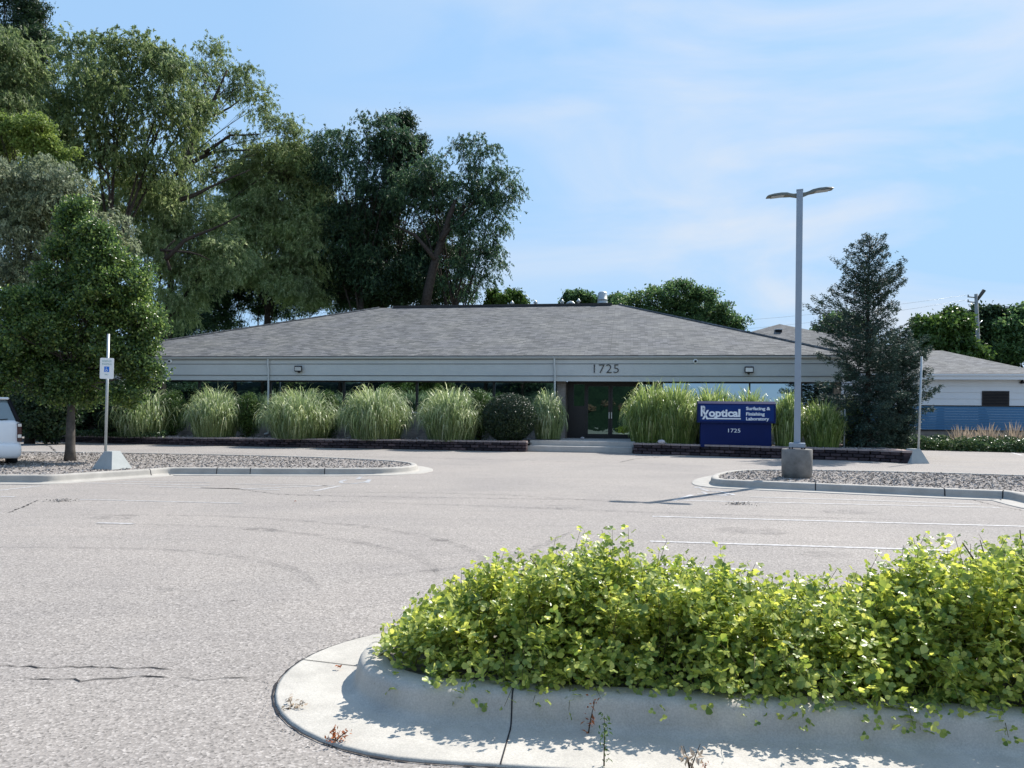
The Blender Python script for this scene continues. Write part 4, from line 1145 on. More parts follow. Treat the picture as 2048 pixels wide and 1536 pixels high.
def wire(a, b, sag, label):
    m = MB(); m.tube([a.lerp(b, t / 14) - Vector((0, 0, sag * 4 * (t / 14) * (1 - t / 14))) for t in range(15)], 0.012, 4)
    tag(m.build('power_line', M['galv']), label, 'wire', 'thin overhead wires right of the lamp pole')
A_ = ub + tp
wire(A_ + Vector((-0.7, -0.1, -0.1)), P(1000, 640, 105), 1.5, 'upper thin overhead wire running left from the utility pole')
wire(A_ + Vector((-0.7, -0.1, -0.5)), P(1000, 655, 105), 1.8, 'lower thin overhead wire running left from the utility pole')

# ================================================================== foliage tools
def unit(n, zbias=0.0):
    a = rng.normal(size=(n, 3)); a[:, 2] += zbias; return a / np.linalg.norm(a, axis=1)[:, None]
def leaves(c, size, aspect=1.9, nrm=None, droop=0.0, bend=0.25, axis=None):
    """one bent four-sided leaf (two faces sharing the midrib) per centre"""
    n = len(c); size = np.broadcast_to(size, (n,))[:, None]
    a = unit(n) if axis is None else axis.copy()
    a[:, 2] -= droop; a /= np.linalg.norm(a, axis=1)[:, None]
    nn = unit(n, 0.6) if nrm is None else nrm
    b = np.cross(a, nn); b /= (np.linalg.norm(b, axis=1)[:, None] + 1e-9); up = np.cross(b, a)
    L_, W_ = size, size / aspect
    p0 = c - a * L_ * 0.5; p1 = c + a * L_ * 0.5
    s1 = c + b * W_ * 0.5 + up * W_ * bend - a * L_ * .05; s2 = c - b * W_ * 0.5 + up * W_ * bend - a * L_ * .05
    V = np.stack([p0, s1, p1, s2], 1).reshape(-1, 3)
    base = np.arange(n)[:, None] * 4
    return V, np.concatenate([base + np.array([0, 1, 2]), base + np.array([0, 2, 3])], 0)
def join(parts):
    V = []; Fc = []; o = 0
    for v, f in parts: V.append(v); Fc.append(f + o); o += len(v)
    return np.concatenate(V), np.concatenate(Fc)
def add_crown(name, V, Fc, mat, root, loc):
    return place(name, rawmesh(name, V - np.array(loc), Fc), mat, root)
def bez(a, b, c, n):
    return [a * (1 - t) ** 2 + b * 2 * t * (1 - t) + c * t * t for t in [i / n for i in range(n + 1)]]

def tree(name, label, cat, group, base, lobes, Y, mat, bark, dens=1.0, leaf=0.2, aspect=1.9, style='broad', trunk_r=0.3, gap=0.0, fork=0.45, sub_r=0.55, per=60, twigs=0.5, lean=0.0, seed=1, trunks=1, trunk_top=None, flat=0.75, light=None):
    """lobes: (px, py, rx, ry, dY) in photo pixels at depth Y+dY"""
    global rng
    rng = np.random.default_rng(seed); random.seed(seed)
    bp = Vector(base)
    root = empty(name, bp, 0, label, cat, group)
    parts = []; wood = MB(); tw = MB(); sub_r *= 1.0
    per = int(per * 1.5)
    L_ = []
    for px, py, rx, ry, dY in lobes:
        y = Y + dY; c = P(px, py, y); L_.append((c, rx * y / F, ry * y / F))
    top = max(c.z for c, _, _ in L_); 
    cx = sum(c.x * rx for c, rx, _ in L_) / sum(rx for _, rx, _ in L_); cy = sum(c.y * rx for c, rx, _ in L_) / sum(rx for _, rx, _ in L_)
    tt = Vector(trunk_top) if trunk_top else Vector((cx * 0.6 + bp.x * 0.4, cy, bp.z + (top - bp.z) * fork))
    for k in range(trunks):
        off = Vector((random.uniform(-.4, .4), random.uniform(-.4, .4), 0)) * (k > 0) * trunk_r * 2
        pts = bez(Vector((0, 0, -0.05)) + off, Vector((lean, 0, (tt.z - bp.z) * 0.5)) + off * 2, tt - bp + off * 3, 7)
        rr = [trunk_r * (1.25 if i == 0 else 1) * (1 - 0.5 * i / 7) / (1 + 0.25 * (trunks - 1)) for i in range(8)]
        wood.tube(pts, rr, 10)
    for c, rx, rz in L_:
        vol = rx * rz
        ns = max(4, int(vol * 9.0 * dens / (sub_r ** 2)))
        # a lobe is a heap of smaller rounded plumes, leaves lie mostly on their upper shells
        npl = 9 if rx > 1.2 else 6
        pd = unit(npl, 0.15); pc = pd * (0.62 + 0.12 * rng.random((npl, 1))) * np.array([rx, rx * 0.9, rz]); pc = np.concatenate([pc, np.zeros((1, 3))])
        pr_ = np.concatenate([rng.uniform(0.36, 0.52, npl), [0.6]])
        which = rng.integers(0, npl + 1, ns)
        d = unit(ns, 0.55); r = 1 - np.abs(rng.normal(size=ns)) * 0.22
        sc = pc[which] + d * (r * pr_[which])[:, None] * np.array([rx, rx * 0.9, rz])
        sc = sc + np.array(c)
        if gap > 0:
            # carve irregular holes
            ph = np.sin(sc[:, 0] * 1.9 + seed) * np.sin(sc[:, 2] * 1.7 + seed * 2) * np.sin(sc[:, 1] * 1.3)
            sc = sc[ph < 1 - gap * 1.25]; ns = len(sc)
            if ns == 0: continue
        # limb to lobe
        start = (tt - bp) * (0.65 + 0.35 * random.random()) if random.random() < 0.5 else (tt - bp)
        cc = c - bp; midp = start.lerp(cc, 0.5) + Vector((random.uniform(-.3, .3) * rx, random.uniform(-.3, .3) * rx, -0.15 * (cc - start).length * (1 if style != 'willow' else -0.5)))
        lr = max(0.025, trunk_r * 0.28 * min(1, math.sqrt(rx * rz) / 3.0))
        lp_ = bez(start, midp, cc, 8)
        wood.tube(lp_, [lr * (1 - 0.7 * i / 8) for i in range(9)], 7)
        cnum = int(ns * twigs * 0.3)
        for i in range(cnum):
            e_ = Vector(sc[i]) - bp; s_i = random.randint(4, 8); s_ = lp_[s_i]
            mp_ = s_.lerp(e_, 0.5) + Vector((random.gauss(0, .12), random.gauss(0, .12), random.gauss(0.1, .12))) * rx * 0.5
            tw.tube(bez(s_, mp_, e_, 4), [max(0.012, lr * 0.3 * (1 - 0.75 * k / 4)) for k in range(5)], 4, cap=False)
        k = per
        cen = np.repeat(sc, k, axis=0); n = len(cen)
        if style == 'willow':
            # hanging sprays: a few strands per cluster, each strand carries leaves
            ns_ = 7; st = rng.normal(size=(len(sc), ns_, 3)) * np.array([1, 1, 0.5]) * sub_r * 0.55
            dirs = rng.normal(size=(len(sc), ns_, 3)) * 0.45; out = (sc - np.array(c)); out /= (np.linalg.norm(out, axis=1)[:, None] + 1e-6)
            dirs += out[:, None, :] * 0.5; 
            t = rng.random((len(sc), ns_, max(1, k // ns_)))
            ln = rng.uniform(0.4, 1.1, (len(sc), ns_, 1)) * sub_r * 1.1
            pts = (sc[:, None, None, :] + st[:, :, None, :] + dirs[:, :, None, :] * (t * ln)[..., None] * 0.8)
            pts[..., 2] -= (t ** 1.6 * ln) * 0.75
            cpts = pts.reshape(-1, 3) + rng.normal(size=(pts.size // 3, 3)) * 0.05
            ax = np.repeat(dirs.reshape(-1, 3), t.shape[2], axis=0) * 0.5 + rng.normal(size=cpts.shape) * 0.4; ax[:, 2] -= 0.7
            ax /= np.linalg.norm(ax, axis=1)[:, None]
            V, Fc = leaves(cpts, leaf * 0.95 * rng.uniform(0.6, 1.3, len(cpts)), aspect * 0.85, axis=ax)
        else:
            off = rng.normal(size=(n, 3)) * sub_r * 0.42 * np.array([1, 1, flat])
            V, Fc = leaves(cen + off, leaf * rng.uniform(0.6, 1.3, n), aspect, droop=0.35)
        parts.append((V, Fc))
    V, Fc = join(parts)
    tro = wood.build('trunk', bark, root)
    if tw.f: tw.build('branches', bark, root)
    add_crown('crown', V, Fc, mat, root, bp)
    return root
def ground_at(px, Y): 
    a, b = ray(px, 800); return Vector((a * Y, Y, 0))

TG = 'tall trees behind the office building'
# background layer: from the far left to the middle
tree('pine_tree', 'dark pine whose top pokes out at the upper left corner', 'tree', TG, ground_at(40, 62), [(30, 60, 75, 50, 0), (75, 95, 45, 35, -1), (20, 130, 80, 60, 0), (60, 10, 30, 40, 0), (10, -40, 60, 60, 0)], 62, LM['dark'], M['bark'], 1.1, 0.28, 3.2, trunk_r=0.4, gap=0.12, sub_r=0.7, per=50, seed=11)
tree('willow_tree', 'broad olive green willow with sunlit top left of the bare-limbed one', 'tree', TG, ground_at(200, 48),
     [(270, 115, 75, 60, 0), (170, 130, 75, 60, 1), (340, 160, 60, 55, 0), (230, 200, 100, 60, -1), (120, 215, 80, 70, 0), (320, 250, 90, 55, 0), (210, 300, 110, 60, -1), (90, 320, 80, 60, 0), (300, 340, 80, 50, 1), (380, 230, 50, 50, 2)], 48, LM['willow'], M['bark'], 1.15, 0.30, 4.2, 'willow', 0.55, 0.18, sub_r=0.85, per=63, seed=12)
tree('willow_tree', 'pale willow crown cut by the left edge of the picture', 'tree', TG, ground_at(-60, 42), [(0, 120, 80, 70, 0), (30, 175, 55, 55, 0), (-60, 150, 80, 100, 0), (10, 230, 70, 40, 0)], 42, LM['willow'], M['bark'], 1.3, 0.27, 4.2, 'willow', 0.45, 0.05, sub_r=0.8, per=63, seed=13)
tree('locust_tree', 'bright yellow green tree crown above the grey green foliage on the left', 'tree', TG, ground_at(30, 36), [(60, 280, 60, 35, 0), (20, 260, 50, 35, 0), (110, 315, 40, 32, 0), (125, 350, 22, 25, 0), (20, 320, 70, 40, 1)], 36, LM['yellow'], M['bark'], 1.0, 0.17, 2.0, trunk_r=0.2, gap=0.35, sub_r=0.42, per=60, seed=14)
tree('grey_willow_tree', 'grey green feathery tree behind the dense pear tree', 'tree', TG, ground_at(60, 33), [(60, 370, 80, 50, 0), (0, 400, 80, 70, 0), (100, 450, 80, 60, 1), (20, 500, 90, 70, 0), (110, 400, 60, 50, 0), (30, 580, 90, 60, 0), (190, 470, 60, 60, 2)], 33, LM['willow_grey'], M['bark'], 1.35, 0.20, 3.5, 'willow', 0.18, 0.05, sub_r=0.6, per=63, seed=15)
# the tree with the visible bare limbs
wt = tree('willow_tree', 'open willow with bare dark forked limbs standing against the sky', 'tree', TG, ground_at(330, 58),
     [(420, 120, 55, 32, 0), (375, 140, 40, 35, 0), (480, 165, 50, 42, 0), (515, 215, 32, 45, 0), (560, 270, 42, 40, -1), (510, 310, 75, 40, -1), (410, 190, 50, 35, 1), (590, 310, 30, 50, -1), (450, 350, 70, 35, 0), (400, 300, 45, 35, 1)], 58, LM['willow'], M['bark'], 0.62, 0.24, 4.2, 'willow', 0.35, 0.32, sub_r=0.6, per=56, seed=16, twigs=0.8, trunk_top=tuple(P(365, 330, 58)))
m = MB()
def limb(pts, r0, r1, Y, root, mb):
    q = [P(x, y, Y + (k % 3) * 0.15) - root.location for k, (x, y) in enumerate(pts)]
    qq = []
    for i in range(len(q) - 1):
        for t in (0, 0.5): qq.append(q[i].lerp(q[i + 1], t) + Vector((random.gauss(0, .03), 0, random.gauss(0, .03))))
    qq.append(q[-1]); n = len(qq)
    mb.tube(qq, [r0 + (r1 - r0) * i / (n - 1) for i in range(n)], 7)
limb([(362, 335), (375, 318), (385, 275), (398, 255), (415, 235), (425, 205), (440, 170), (455, 140)], .30, .05, 55.3, wt, m)
limb([(396, 262), (390, 235), (386, 215), (375, 195), (378, 170), (385, 150)], .16, .04, 55.3, wt, m)
limb([(388, 212), (400, 195), (412, 185)], .09, .03, 55.3, wt, m)
limb([(415, 236), (440, 225), (460, 215), (480, 200)], .12, .03, 55.3, wt, m)
limb([(418, 205), (412, 180), (408, 160)], .09, .03, 55.3, wt, m)
limb([(425, 205), (440, 190), (450, 178)], .08, .03, 55.3, wt, m)
limb([(350, 350), (400, 315), (440, 302), (500, 300)], .2, .05, 55.3, wt, m)
limb([(410, 305), (460, 272), (520, 268)], .14, .04, 55.3, wt, m)
m.build('limb', M['bark'], wt)
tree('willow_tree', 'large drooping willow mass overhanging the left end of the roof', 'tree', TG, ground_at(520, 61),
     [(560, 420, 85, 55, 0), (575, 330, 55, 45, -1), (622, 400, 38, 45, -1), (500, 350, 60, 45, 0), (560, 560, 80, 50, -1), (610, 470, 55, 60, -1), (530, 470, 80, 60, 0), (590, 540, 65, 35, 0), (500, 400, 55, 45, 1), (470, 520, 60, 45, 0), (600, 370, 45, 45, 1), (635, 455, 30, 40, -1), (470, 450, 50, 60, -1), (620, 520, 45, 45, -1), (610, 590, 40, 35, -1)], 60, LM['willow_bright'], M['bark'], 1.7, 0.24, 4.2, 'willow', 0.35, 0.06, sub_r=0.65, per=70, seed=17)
tree('willow_tree', 'dense green willow between the grey tree and the overhanging one', 'tree', TG, ground_at(290, 51),
     [(270, 400, 85, 45, 0), (330, 420, 50, 50, 0), (220, 440, 60, 50, 0), (340, 470, 60, 45, 0), (280, 510, 80, 50, 0), (390, 560, 70, 60, 1), (400, 450, 60, 55, 1), (440, 530, 70, 60, 1), (370, 390, 50, 40, 1), (360, 620, 70, 50, 1)], 52, LM['willow_bright'], M['bark'], 1.25, 0.24, 4.2, 'willow', 0.35, 0.05, sub_r=0.65, per=63, seed=18)
m = MB(); wt2 = [o for o in COL.objects if o.get('label', '').startswith('dense green willow')][0]
limb([(330, 520), (370, 480), (420, 460), (480, 430)], .16, .04, 49, wt2, m); limb([(340, 540), (330, 500), (350, 480)], .1, .04, 49, wt2, m); limb([(360, 400), (400, 385), (430, 370), (500, 340)], .16, .03, 49.5, wt2, m); limb([(320, 500), (380, 505), (420, 520)], .1, .03, 49, wt2, m)
m.build('limb', M['bark'], wt2)
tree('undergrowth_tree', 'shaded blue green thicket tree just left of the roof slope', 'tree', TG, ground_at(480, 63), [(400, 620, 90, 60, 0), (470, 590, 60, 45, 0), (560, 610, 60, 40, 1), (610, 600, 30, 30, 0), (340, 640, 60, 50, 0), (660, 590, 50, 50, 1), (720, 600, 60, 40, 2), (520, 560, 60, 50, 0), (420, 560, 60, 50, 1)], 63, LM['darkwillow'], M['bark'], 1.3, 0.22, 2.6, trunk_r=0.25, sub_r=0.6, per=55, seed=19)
# dark group in the middle
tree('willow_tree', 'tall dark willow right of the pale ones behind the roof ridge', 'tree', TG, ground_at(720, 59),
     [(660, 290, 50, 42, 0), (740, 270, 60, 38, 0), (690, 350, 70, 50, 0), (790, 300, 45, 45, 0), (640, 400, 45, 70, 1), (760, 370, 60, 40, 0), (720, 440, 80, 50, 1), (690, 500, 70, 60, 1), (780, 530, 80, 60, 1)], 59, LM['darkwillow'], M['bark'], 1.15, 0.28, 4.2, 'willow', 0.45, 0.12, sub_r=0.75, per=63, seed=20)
tree('pine_tree', 'very dark pine with ragged top among the willows behind the ridge', 'tree', TG, ground_at(800, 61.5),
     [(805, 250, 26, 22, 0), (830, 290, 30, 18, 0), (785, 245, 14, 14, 0), (812, 228, 9, 16, 0), (800, 320, 60, 40, 0), (760, 480, 120, 60, 0), (690, 560, 90, 60, 0), (800, 560, 90, 60, 0), (820, 400, 70, 60, 0), (880, 520, 60, 80, 0), (740, 590, 90, 40, 0), (860, 590, 90, 40, 0)], 61.5, LM['dark'], M['bark'], 1.25, 0.30, 3.4, trunk_r=0.5, gap=0.12, sub_r=0.7, per=50, seed=21)
tree('willow_tree', 'rounded willow with wispy edge at the right end of the tall tree group', 'tree', TG, ground_at(900, 57.5),
     [(960, 320, 55, 40, 0), (1000, 370, 34, 55, 0), (930, 390, 60, 45, 0), (860, 350, 60, 35, 0), (820, 390, 50, 40, 0), (985, 440, 42, 42, 0), (940, 480, 50, 50, 0), (880, 440, 60, 50, 1), (975, 530, 32, 42, 0), (930, 560, 50, 45, 0), (870, 400, 60, 40, 1)], 57.5, LM['darkwillow'], M['bark'], 0.95, 0.26, 4.2, 'willow', 0.5, 0.22, sub_r=0.7, per=60, seed=22, twigs=0.7)
m = MB(); wt3 = [o for o in COL.objects if o.get('label', '').startswith('rounded willow')][0]
limb([(850, 620), (865, 540), (880, 490), (900, 430), (910, 400)], .4, .15, 56.5, wt3, m); limb([(880, 480), (905, 450), (950, 400)], .2, .05, 56.5, wt3, m); limb([(870, 520), (830, 470), (790, 450)], .2, .05, 56.5, wt3, m)
m.build('limb', M['bark'], wt3)
tree('small_tree', 'small bright leafy tree peeking over the ridge right of the willows', 'tree', 'low trees seen over the roof', ground_at(1010, 60), [(1010, 595, 30, 16, 0), (1035, 602, 22, 12, 0), (985, 600, 20, 18, 0)], 60, LM['hedge'], M['bark'], 1.4, 0.28, 1.9, trunk_r=0.15, gap=0.1, sub_r=0.5, per=45, seed=23)
tree('small_tree', 'small dark tree behind the roof vent pipes', 'tree', 'low trees seen over the roof', ground_at(1160, 68), [(1155, 598, 24, 14, 0), (1140, 606, 22, 10, 0), (1180, 603, 20, 12, 0), (1225, 604, 30, 12, 0)], 68, LM['maple'], M['bark'], 1.5, 0.30, 1.9, trunk_r=0.15, sub_r=0.5, per=45, seed=24)
tree('round_tree', 'big round green tree rising behind the right slope of the roof', 'tree', 'low trees seen over the roof', ground_at(1370, 58),
     [(1350, 595, 50, 32, 0), (1290, 612, 42, 32, 0), (1400, 610, 48, 30, 0), (1440, 635, 42, 26, 0), (1470, 648, 24, 18, 0), (1330, 640, 60, 35, 0), (1390, 655, 60, 30, 0), (1255, 608, 25, 16, 1)], 58, LM['maple'], M['bark'], 0.95, 0.22, 1.7, trunk_r=0.4, gap=0.5, sub_r=0.6, per=60, seed=25)
tree('round_tree', 'round tree half hidden behind the left side of the spruce', 'tree', 'low trees seen over the roof', ground_at(1680, 66), [(1675, 660, 42, 30, 0), (1650, 680, 30, 22, 0), (1710, 665, 30, 25, 0)], 66, LM['maple'], M['bark'], 1.5, 0.36, 1.8, trunk_r=0.3, sub_r=0.65, per=50, seed=26)
for k, (lb_, gx, lob, mt, sd_) in enumerate([
    ('light green tree right of the spruce behind the annex', 1880, [(1880, 655, 45, 34, 0), (1850, 680, 40, 30, 0), (1915, 650, 30, 28, 0), (1900, 690, 40, 20, 0), (1870, 725, 60, 30, 0), (1930, 720, 50, 25, 0)], 'hedge', 27),
    ('dark tree with rounded top directly behind the utility pole', 1975, [(1965, 640, 34, 26, 0), (2000, 632, 26, 20, 0), (1945, 670, 40, 30, 0), (1985, 690, 45, 35, 0), (1960, 725, 60, 30, 0)], 'dark', 28),
    ('green tree at the right edge of the picture behind the annex roof', 2060, [(2030, 655, 44, 38, 0), (2070, 640, 45, 40, 0), (2000, 685, 40, 35, 0), (2050, 700, 60, 30, 0), (2110, 660, 60, 60, 0)], 'maple', 29)]):
    tree('background_tree', lb_, 'tree', 'trees behind the annex', ground_at(gx, 60 + k * 4), lob, 60 + k * 4 if k != 1 else 70, LM[mt], M['bark'], 1.5, 0.36, 1.9, trunk_r=0.35, sub_r=0.65, per=52, seed=sd_)

# dense street tree on the left island
tb = G(140, 922.5, 0.12)
tree('pear_tree', 'dense pear tree with slim dark trunk growing in the left parking island', 'tree', None, tb,
     [(150, 450, 34, 50, 0), (170, 520, 70, 60, 0), (200, 500, 50, 50, -.2), (120, 540, 60, 60, 0), (240, 570, 62, 60, 0), (180, 620, 90, 70, 0), (80, 620, 85, 75, .2), (275, 650, 55, 60, 0), (120, 700, 110, 70, 0), (230, 720, 82, 55, 0), (20, 700, 80, 75, .3), (50, 770, 90, 45, 0), (170, 785, 80, 40, 0), (285, 740, 38, 50, 0), (260, 790, 45, 28, 0), (-40, 740, 60, 70, 0)], tb.y,
     LM['pear'], M['bark2'], 1.25, 0.085, 1.6, trunk_r=0.13, sub_r=0.28, per=62, twigs=0.3, seed=31, trunk_top=(tb.x + 0.05, tb.y, 2.6))

# ---------------- conifers on the right bed
def conifer(name, label, base, Y, prof, mat, seed, nb=150, card=0.075, top=460, trunk_r=0.12):
    global rng
    rng = np.random.default_rng(seed); random.seed(seed)
    root = empty(name, base, 0, label, 'tree')
    s = Y / F
    H = EYE + ray(1760, top)[1] * Y - base.z
    wood = MB(); tw = MB()
    wood.tube([(0, 0, -.05), (0.02, 0, H * .3), (-0.02, 0, H * .65), (0.03, 0, H * 0.985)], [trunk_r, trunk_r * .8, trunk_r * .45, 0.012], 9)
    C = []; A = []
    for i in range(nb):
        t = (i + random.random()) / nb
        z = H * (0.02 + 0.965 * t)
        lo, hi = None, None
        hgt = z / H
        for (h0, l0, r0), (h1, l1, r1) in zip(prof[:-1], prof[1:]):
            if h0 <= hgt <= h1:
                k = (hgt - h0) / (h1 - h0 + 1e-6); lo = l0 + (l1 - l0) * k; hi = r0 + (r1 - r0) * k
        if lo is None: lo, hi = prof[-1][1], prof[-1][2]
        az = i * 2.399 + random.uniform(-.3, .3)
        w_ = (hi if math.cos(az) > 0 else lo); front = (lo + hi) / 2
        ln = (abs(math.cos(az)) * w_ + (1 - abs(math.cos(az))) * front) * s * random.uniform(0.5, 1.12)
        ln = max(ln, 0.10)
        up = 0.45 * hgt + 0.02 - 0.28 * (1 - hgt)
        z -= ln * max(0, up) * 0.6 * hgt + (ln * 0.35 if hgt > 0.75 else 0)
        pts = [Vector((math.cos(az) * ln * q, math.sin(az) * ln * q, z + ln * (up * q + (0.30 * q * q if hgt > 0.35 else 0.12 * q * q - 0.1 * q)))) for q in (0, .25, .5, .75, 1)]
        tw.tube(pts, [0.022 * (1 - hgt * .5), .016, .012, .008, .004], 4, cap=False)
        npt = int(6 + ln * (34 if hgt > 0.45 else 52))
        q = rng.random(npt) ** 0.75 * 0.95 + 0.05
        pa = np.array([tuple(p) for p in pts]); idx = np.minimum((q * 4).astype(int), 3); fr = q * 4 - idx
        pos = pa[idx] * (1 - fr[:, None]) + pa[idx + 1] * fr[:, None]
        side = rng.normal(size=(npt, 1)) * (0.05 + 0.17 * ln * (1 - q[:, None] * 0.75) * 0.9)
        tang = np.array([-math.sin(az), math.cos(az), 0.0])
        pos = pos + tang * side + np.array([0, 0, -1]) * np.abs(side) * 0.35 + rng.normal(size=(npt, 3)) * 0.035
        hang = rng.random(npt) < 0.4; pos[hang, 2] -= rng.uniform(0, 0.14, hang.sum()) * (0.4 + (1 - hgt))
        # each spray: several needles cards
        k = 7
        pp = np.repeat(pos, k, 0) + rng.normal(size=(npt * k, 3)) * 0.04
        dirv = np.array([math.cos(az), math.sin(az), 0.15]) + rng.normal(size=(npt * k, 3)) * 0.55
        C.append(pp); A.append(dirv)
    C = np.concatenate(C); A = np.concatenate(A); A /= np.linalg.norm(A, axis=1)[:, None]
    V, Fc = leaves(C, card * rng.uniform(0.7, 1.4, len(C)), 2.9, axis=A)
    wood.build('trunk', M['bark'], root); tw.build('branches', M['bark'], root)
    place('crown', rawmesh('crown', V, Fc), mat, root)
    return root
cb = G(1757, 898, 0.37); cb += Vector((0, 0.9, 0))
conifer('spruce_tree', 'tall dark spruce with thin ragged top right of the lamp pole', cb, cb.y,
        [(0, 30, 40), (.03, 55, 50), (.12, 75, 60), (.22, 95, 75), (.30, 100, 80), (.36, 85, 85), (.42, 95, 85), (.50, 95, 100), (.57, 118, 95), (.63, 105, 62), (.70, 82, 62), (.78, 48, 78), (.83, 66, 88), (.88, 62, 66), (.93, 40, 46), (.97, 20, 26), (1.0, 4, 5)], LM['spruce'], 41, 175, 0.085, 462)
cb2 = cb + Vector((1.75, 1.1, 0)); cb2.z = 0.37
conifer('juniper_tree', 'shorter dark conifer standing close behind the bare leaning post', cb2, cb2.y,
        [(0, 40, 20), (.1, 45, 30), (.25, 55, 50), (.4, 60, 68), (.5, 62, 72), (.6, 60, 50), (.72, 58, 55), (.82, 50, 62), (.9, 35, 50), (1, 10, 15)], LM['spruce'], 42, 150, 0.085, 655, 0.09)

# ---------------- ornamental grasses
def grass_clump(name, label, group, base, h, w_, mat, n=900, seed=1, bl=0.020, droop=1.0, plume=False, cat='ornamental grass'):
    """h height, w_ width in metres"""
    r_ = np.random.default_rng(seed)
    S = 7
    az = r_.uniform(0, 2 * np.pi, n); RB = 0.31
    rad = np.sqrt(r_.random(n)) * w_ * RB
    base_xy = np.stack([np.cos(az) * rad, np.sin(az) * rad], 1) + r_.normal(size=(n, 2)) * 0.03
    az2 = az + r_.normal(size=n) * 0.7
    th0 = np.abs(r_.normal(size=n)) * 0.10 + (rad / (w_ * RB)) ** 1.5 * 0.58
    th1 = th0 + r_.uniform(1.5, 3.1, n) * droop
    L_ = h * (0.30 + 0.95 * r_.random(n) ** 0.6) * (1.08 - 0.25 * (rad / (w_ * RB)) ** 2) * (1 + 0.12 * (th1 - 1))
    t = np.linspace(0, 1, S + 1)
    th = th0[:, None] + (th1 - th0)[:, None] * (t[None, :] ** 2.6)
    dl = L_[:, None] / S
    dx = np.sin(th) * dl; dz = np.cos(th) * dl
    rr = np.concatenate([np.zeros((n, 1)), np.cumsum((dx[:, :-1] + dx[:, 1:]) / 2, 1)], 1); zz = np.concatenate([np.zeros((n, 1)), np.cumsum((dz[:, :-1] + dz[:, 1:]) / 2, 1)], 1)
    mx = np.quantile(rr.max(1), 0.90); rr = rr * (w_ / 2 - w_ * RB * 0.8) / mx
    mz = np.quantile(zz.max(1), 0.93); zz = zz * (h / mz); zz = np.maximum(zz, 0.02)
    X = base_xy[:, :1] + rr * np.cos(az2)[:, None]; Yv = base_xy[:, 1:] + rr * np.sin(az2)[:, None]
    wid = bl * (0.35 + np.sin(np.pi * np.clip(t * 0.85 + 0.1, 0, 1)))[None, :] * r_.uniform(0.6, 1.3, (n, 1)); wid[:, -1] = 0.002
    tw_ = az2[:, None] + np.pi / 2 + r_.normal(size=(n, 1)) * 0.8
    ox = np.cos(tw_) * wid / 2; oy = np.sin(tw_) * wid / 2
    V = np.stack([np.stack([X - ox, Yv - oy, zz], 2), np.stack([X + ox, Yv + oy, zz], 2)], 2).reshape(-1, 3)
    b = (np.arange(n) * (S + 1) * 2)[:, None] + (np.arange(S) * 2)[None, :]; b = b.reshape(-1, 1)
    Fc = b + np.array([[0, 1, 3, 2]])
    me = rawmesh(name, V, Fc, True)
    o = place(name, me, mat); o.location = base
    return tag(o, label, cat, group)
GG = 'clumps of tall ornamental grass along the building'
def gc(px, ybase, ytop, wpx, label, mat='grass', n=900, back=0.0, zb=0.33, seed=1, droop=1.0, Yd=None):
    Y = Yd or (G(px, ybase, zb).y)
    a, b = ray(px, ybase); s = Y / F
    p = P(px, ybase, Y); p.z = zb
    h = EYE + ray(px, ytop)[1] * Y - zb
    grass_clump('ornamental_grass', label, GG, p, h, wpx * s * 1.15, LM[mat], int(n * 2.6), seed, droop=droop)
def Ywall(px): 
    a, _ = ray(px, 880)
    best = None
    for w_ in (left_w, right_w):
        for p, q in zip(w_[:-1], w_[1:]):
            d = q - p; den = d.x - a * d.y
            if abs(den) < 1e-9: continue
            t = (a * p.y - p.x) / den
            if -0.02 <= t <= 1.02: best = p.y + d.y * t
    return best or 30
gl = [(290, 782, 130, 'grass clump half under the pear tree at the left end of the bed', 51, 700, 1.1),
      (430, 780, 105, 'narrow bright grass clump between two bushes left of the first downspout', 52, 900, 0.9),
      (602, 784, 148, 'broad rounded grass clump just right of the first downspout', 53, 1300, 1.0),
      (752, 779, 130, 'tall arching grass clump in the middle of the left bed', 54, 1200, 1.1),
      (903, 781, 125, 'grass clump touching the clipped round bush on its left', 55, 1150, 0.9),
      (1096, 790, 82, 'grass clump squeezed between the clipped bush and the brick pillar', 56, 700, 1.0)]
for px, yt, wp, lb_, sd_, n_, dr in gl:
    if px == 1096:
        gc(px, 879, yt + 6, 66, lb_, 'grass', n_, zb=0.45, seed=sd_, droop=dr, Yd=32.2); continue
    gc(px, 872, yt + 9, wp, lb_, 'grass', n_, seed=sd_, droop=dr, Yd=Ywall(px) + 0.95)
gr = [(1300, 782, 82, 'tall grass clump immediately right of the glass doors', 61, 1000, 0.9, 1.6),
      (1352, 779, 80, 'tall yellow green grass clump touching the left end of the blue sign', 62, 1000, 0.75, 1.3),
      (1425, 783, 90, 'grass clump showing above the left half of the blue sign', 63, 800, 0.7, 2.1),
      (1500, 790, 85, 'grass clump showing above the right half of the blue sign', 64, 700, 0.7, 2.1),
      (1576, 796, 62, 'grass clump between the blue sign and the lamp pole', 65, 800, 0.8, 1.3),
      (1645, 812, 80, 'shaded grass clump between the lamp pole and the spruce', 66, 900, 0.7, 1.6),
      (1705, 800, 45, 'bright grass clump glimpsed behind the white stake', 67, 500, 0.6, 3.0)]
for px, yt, wp, lb_, sd_, n_, dr, dy in gr:
    gc(px, 885, yt + 3, wp * (1.22 if px < 1400 else 1.0), lb_, 'grass_y', n_, zb=0.37, seed=sd_, droop=dr, Yd=Ywall(px) + dy)

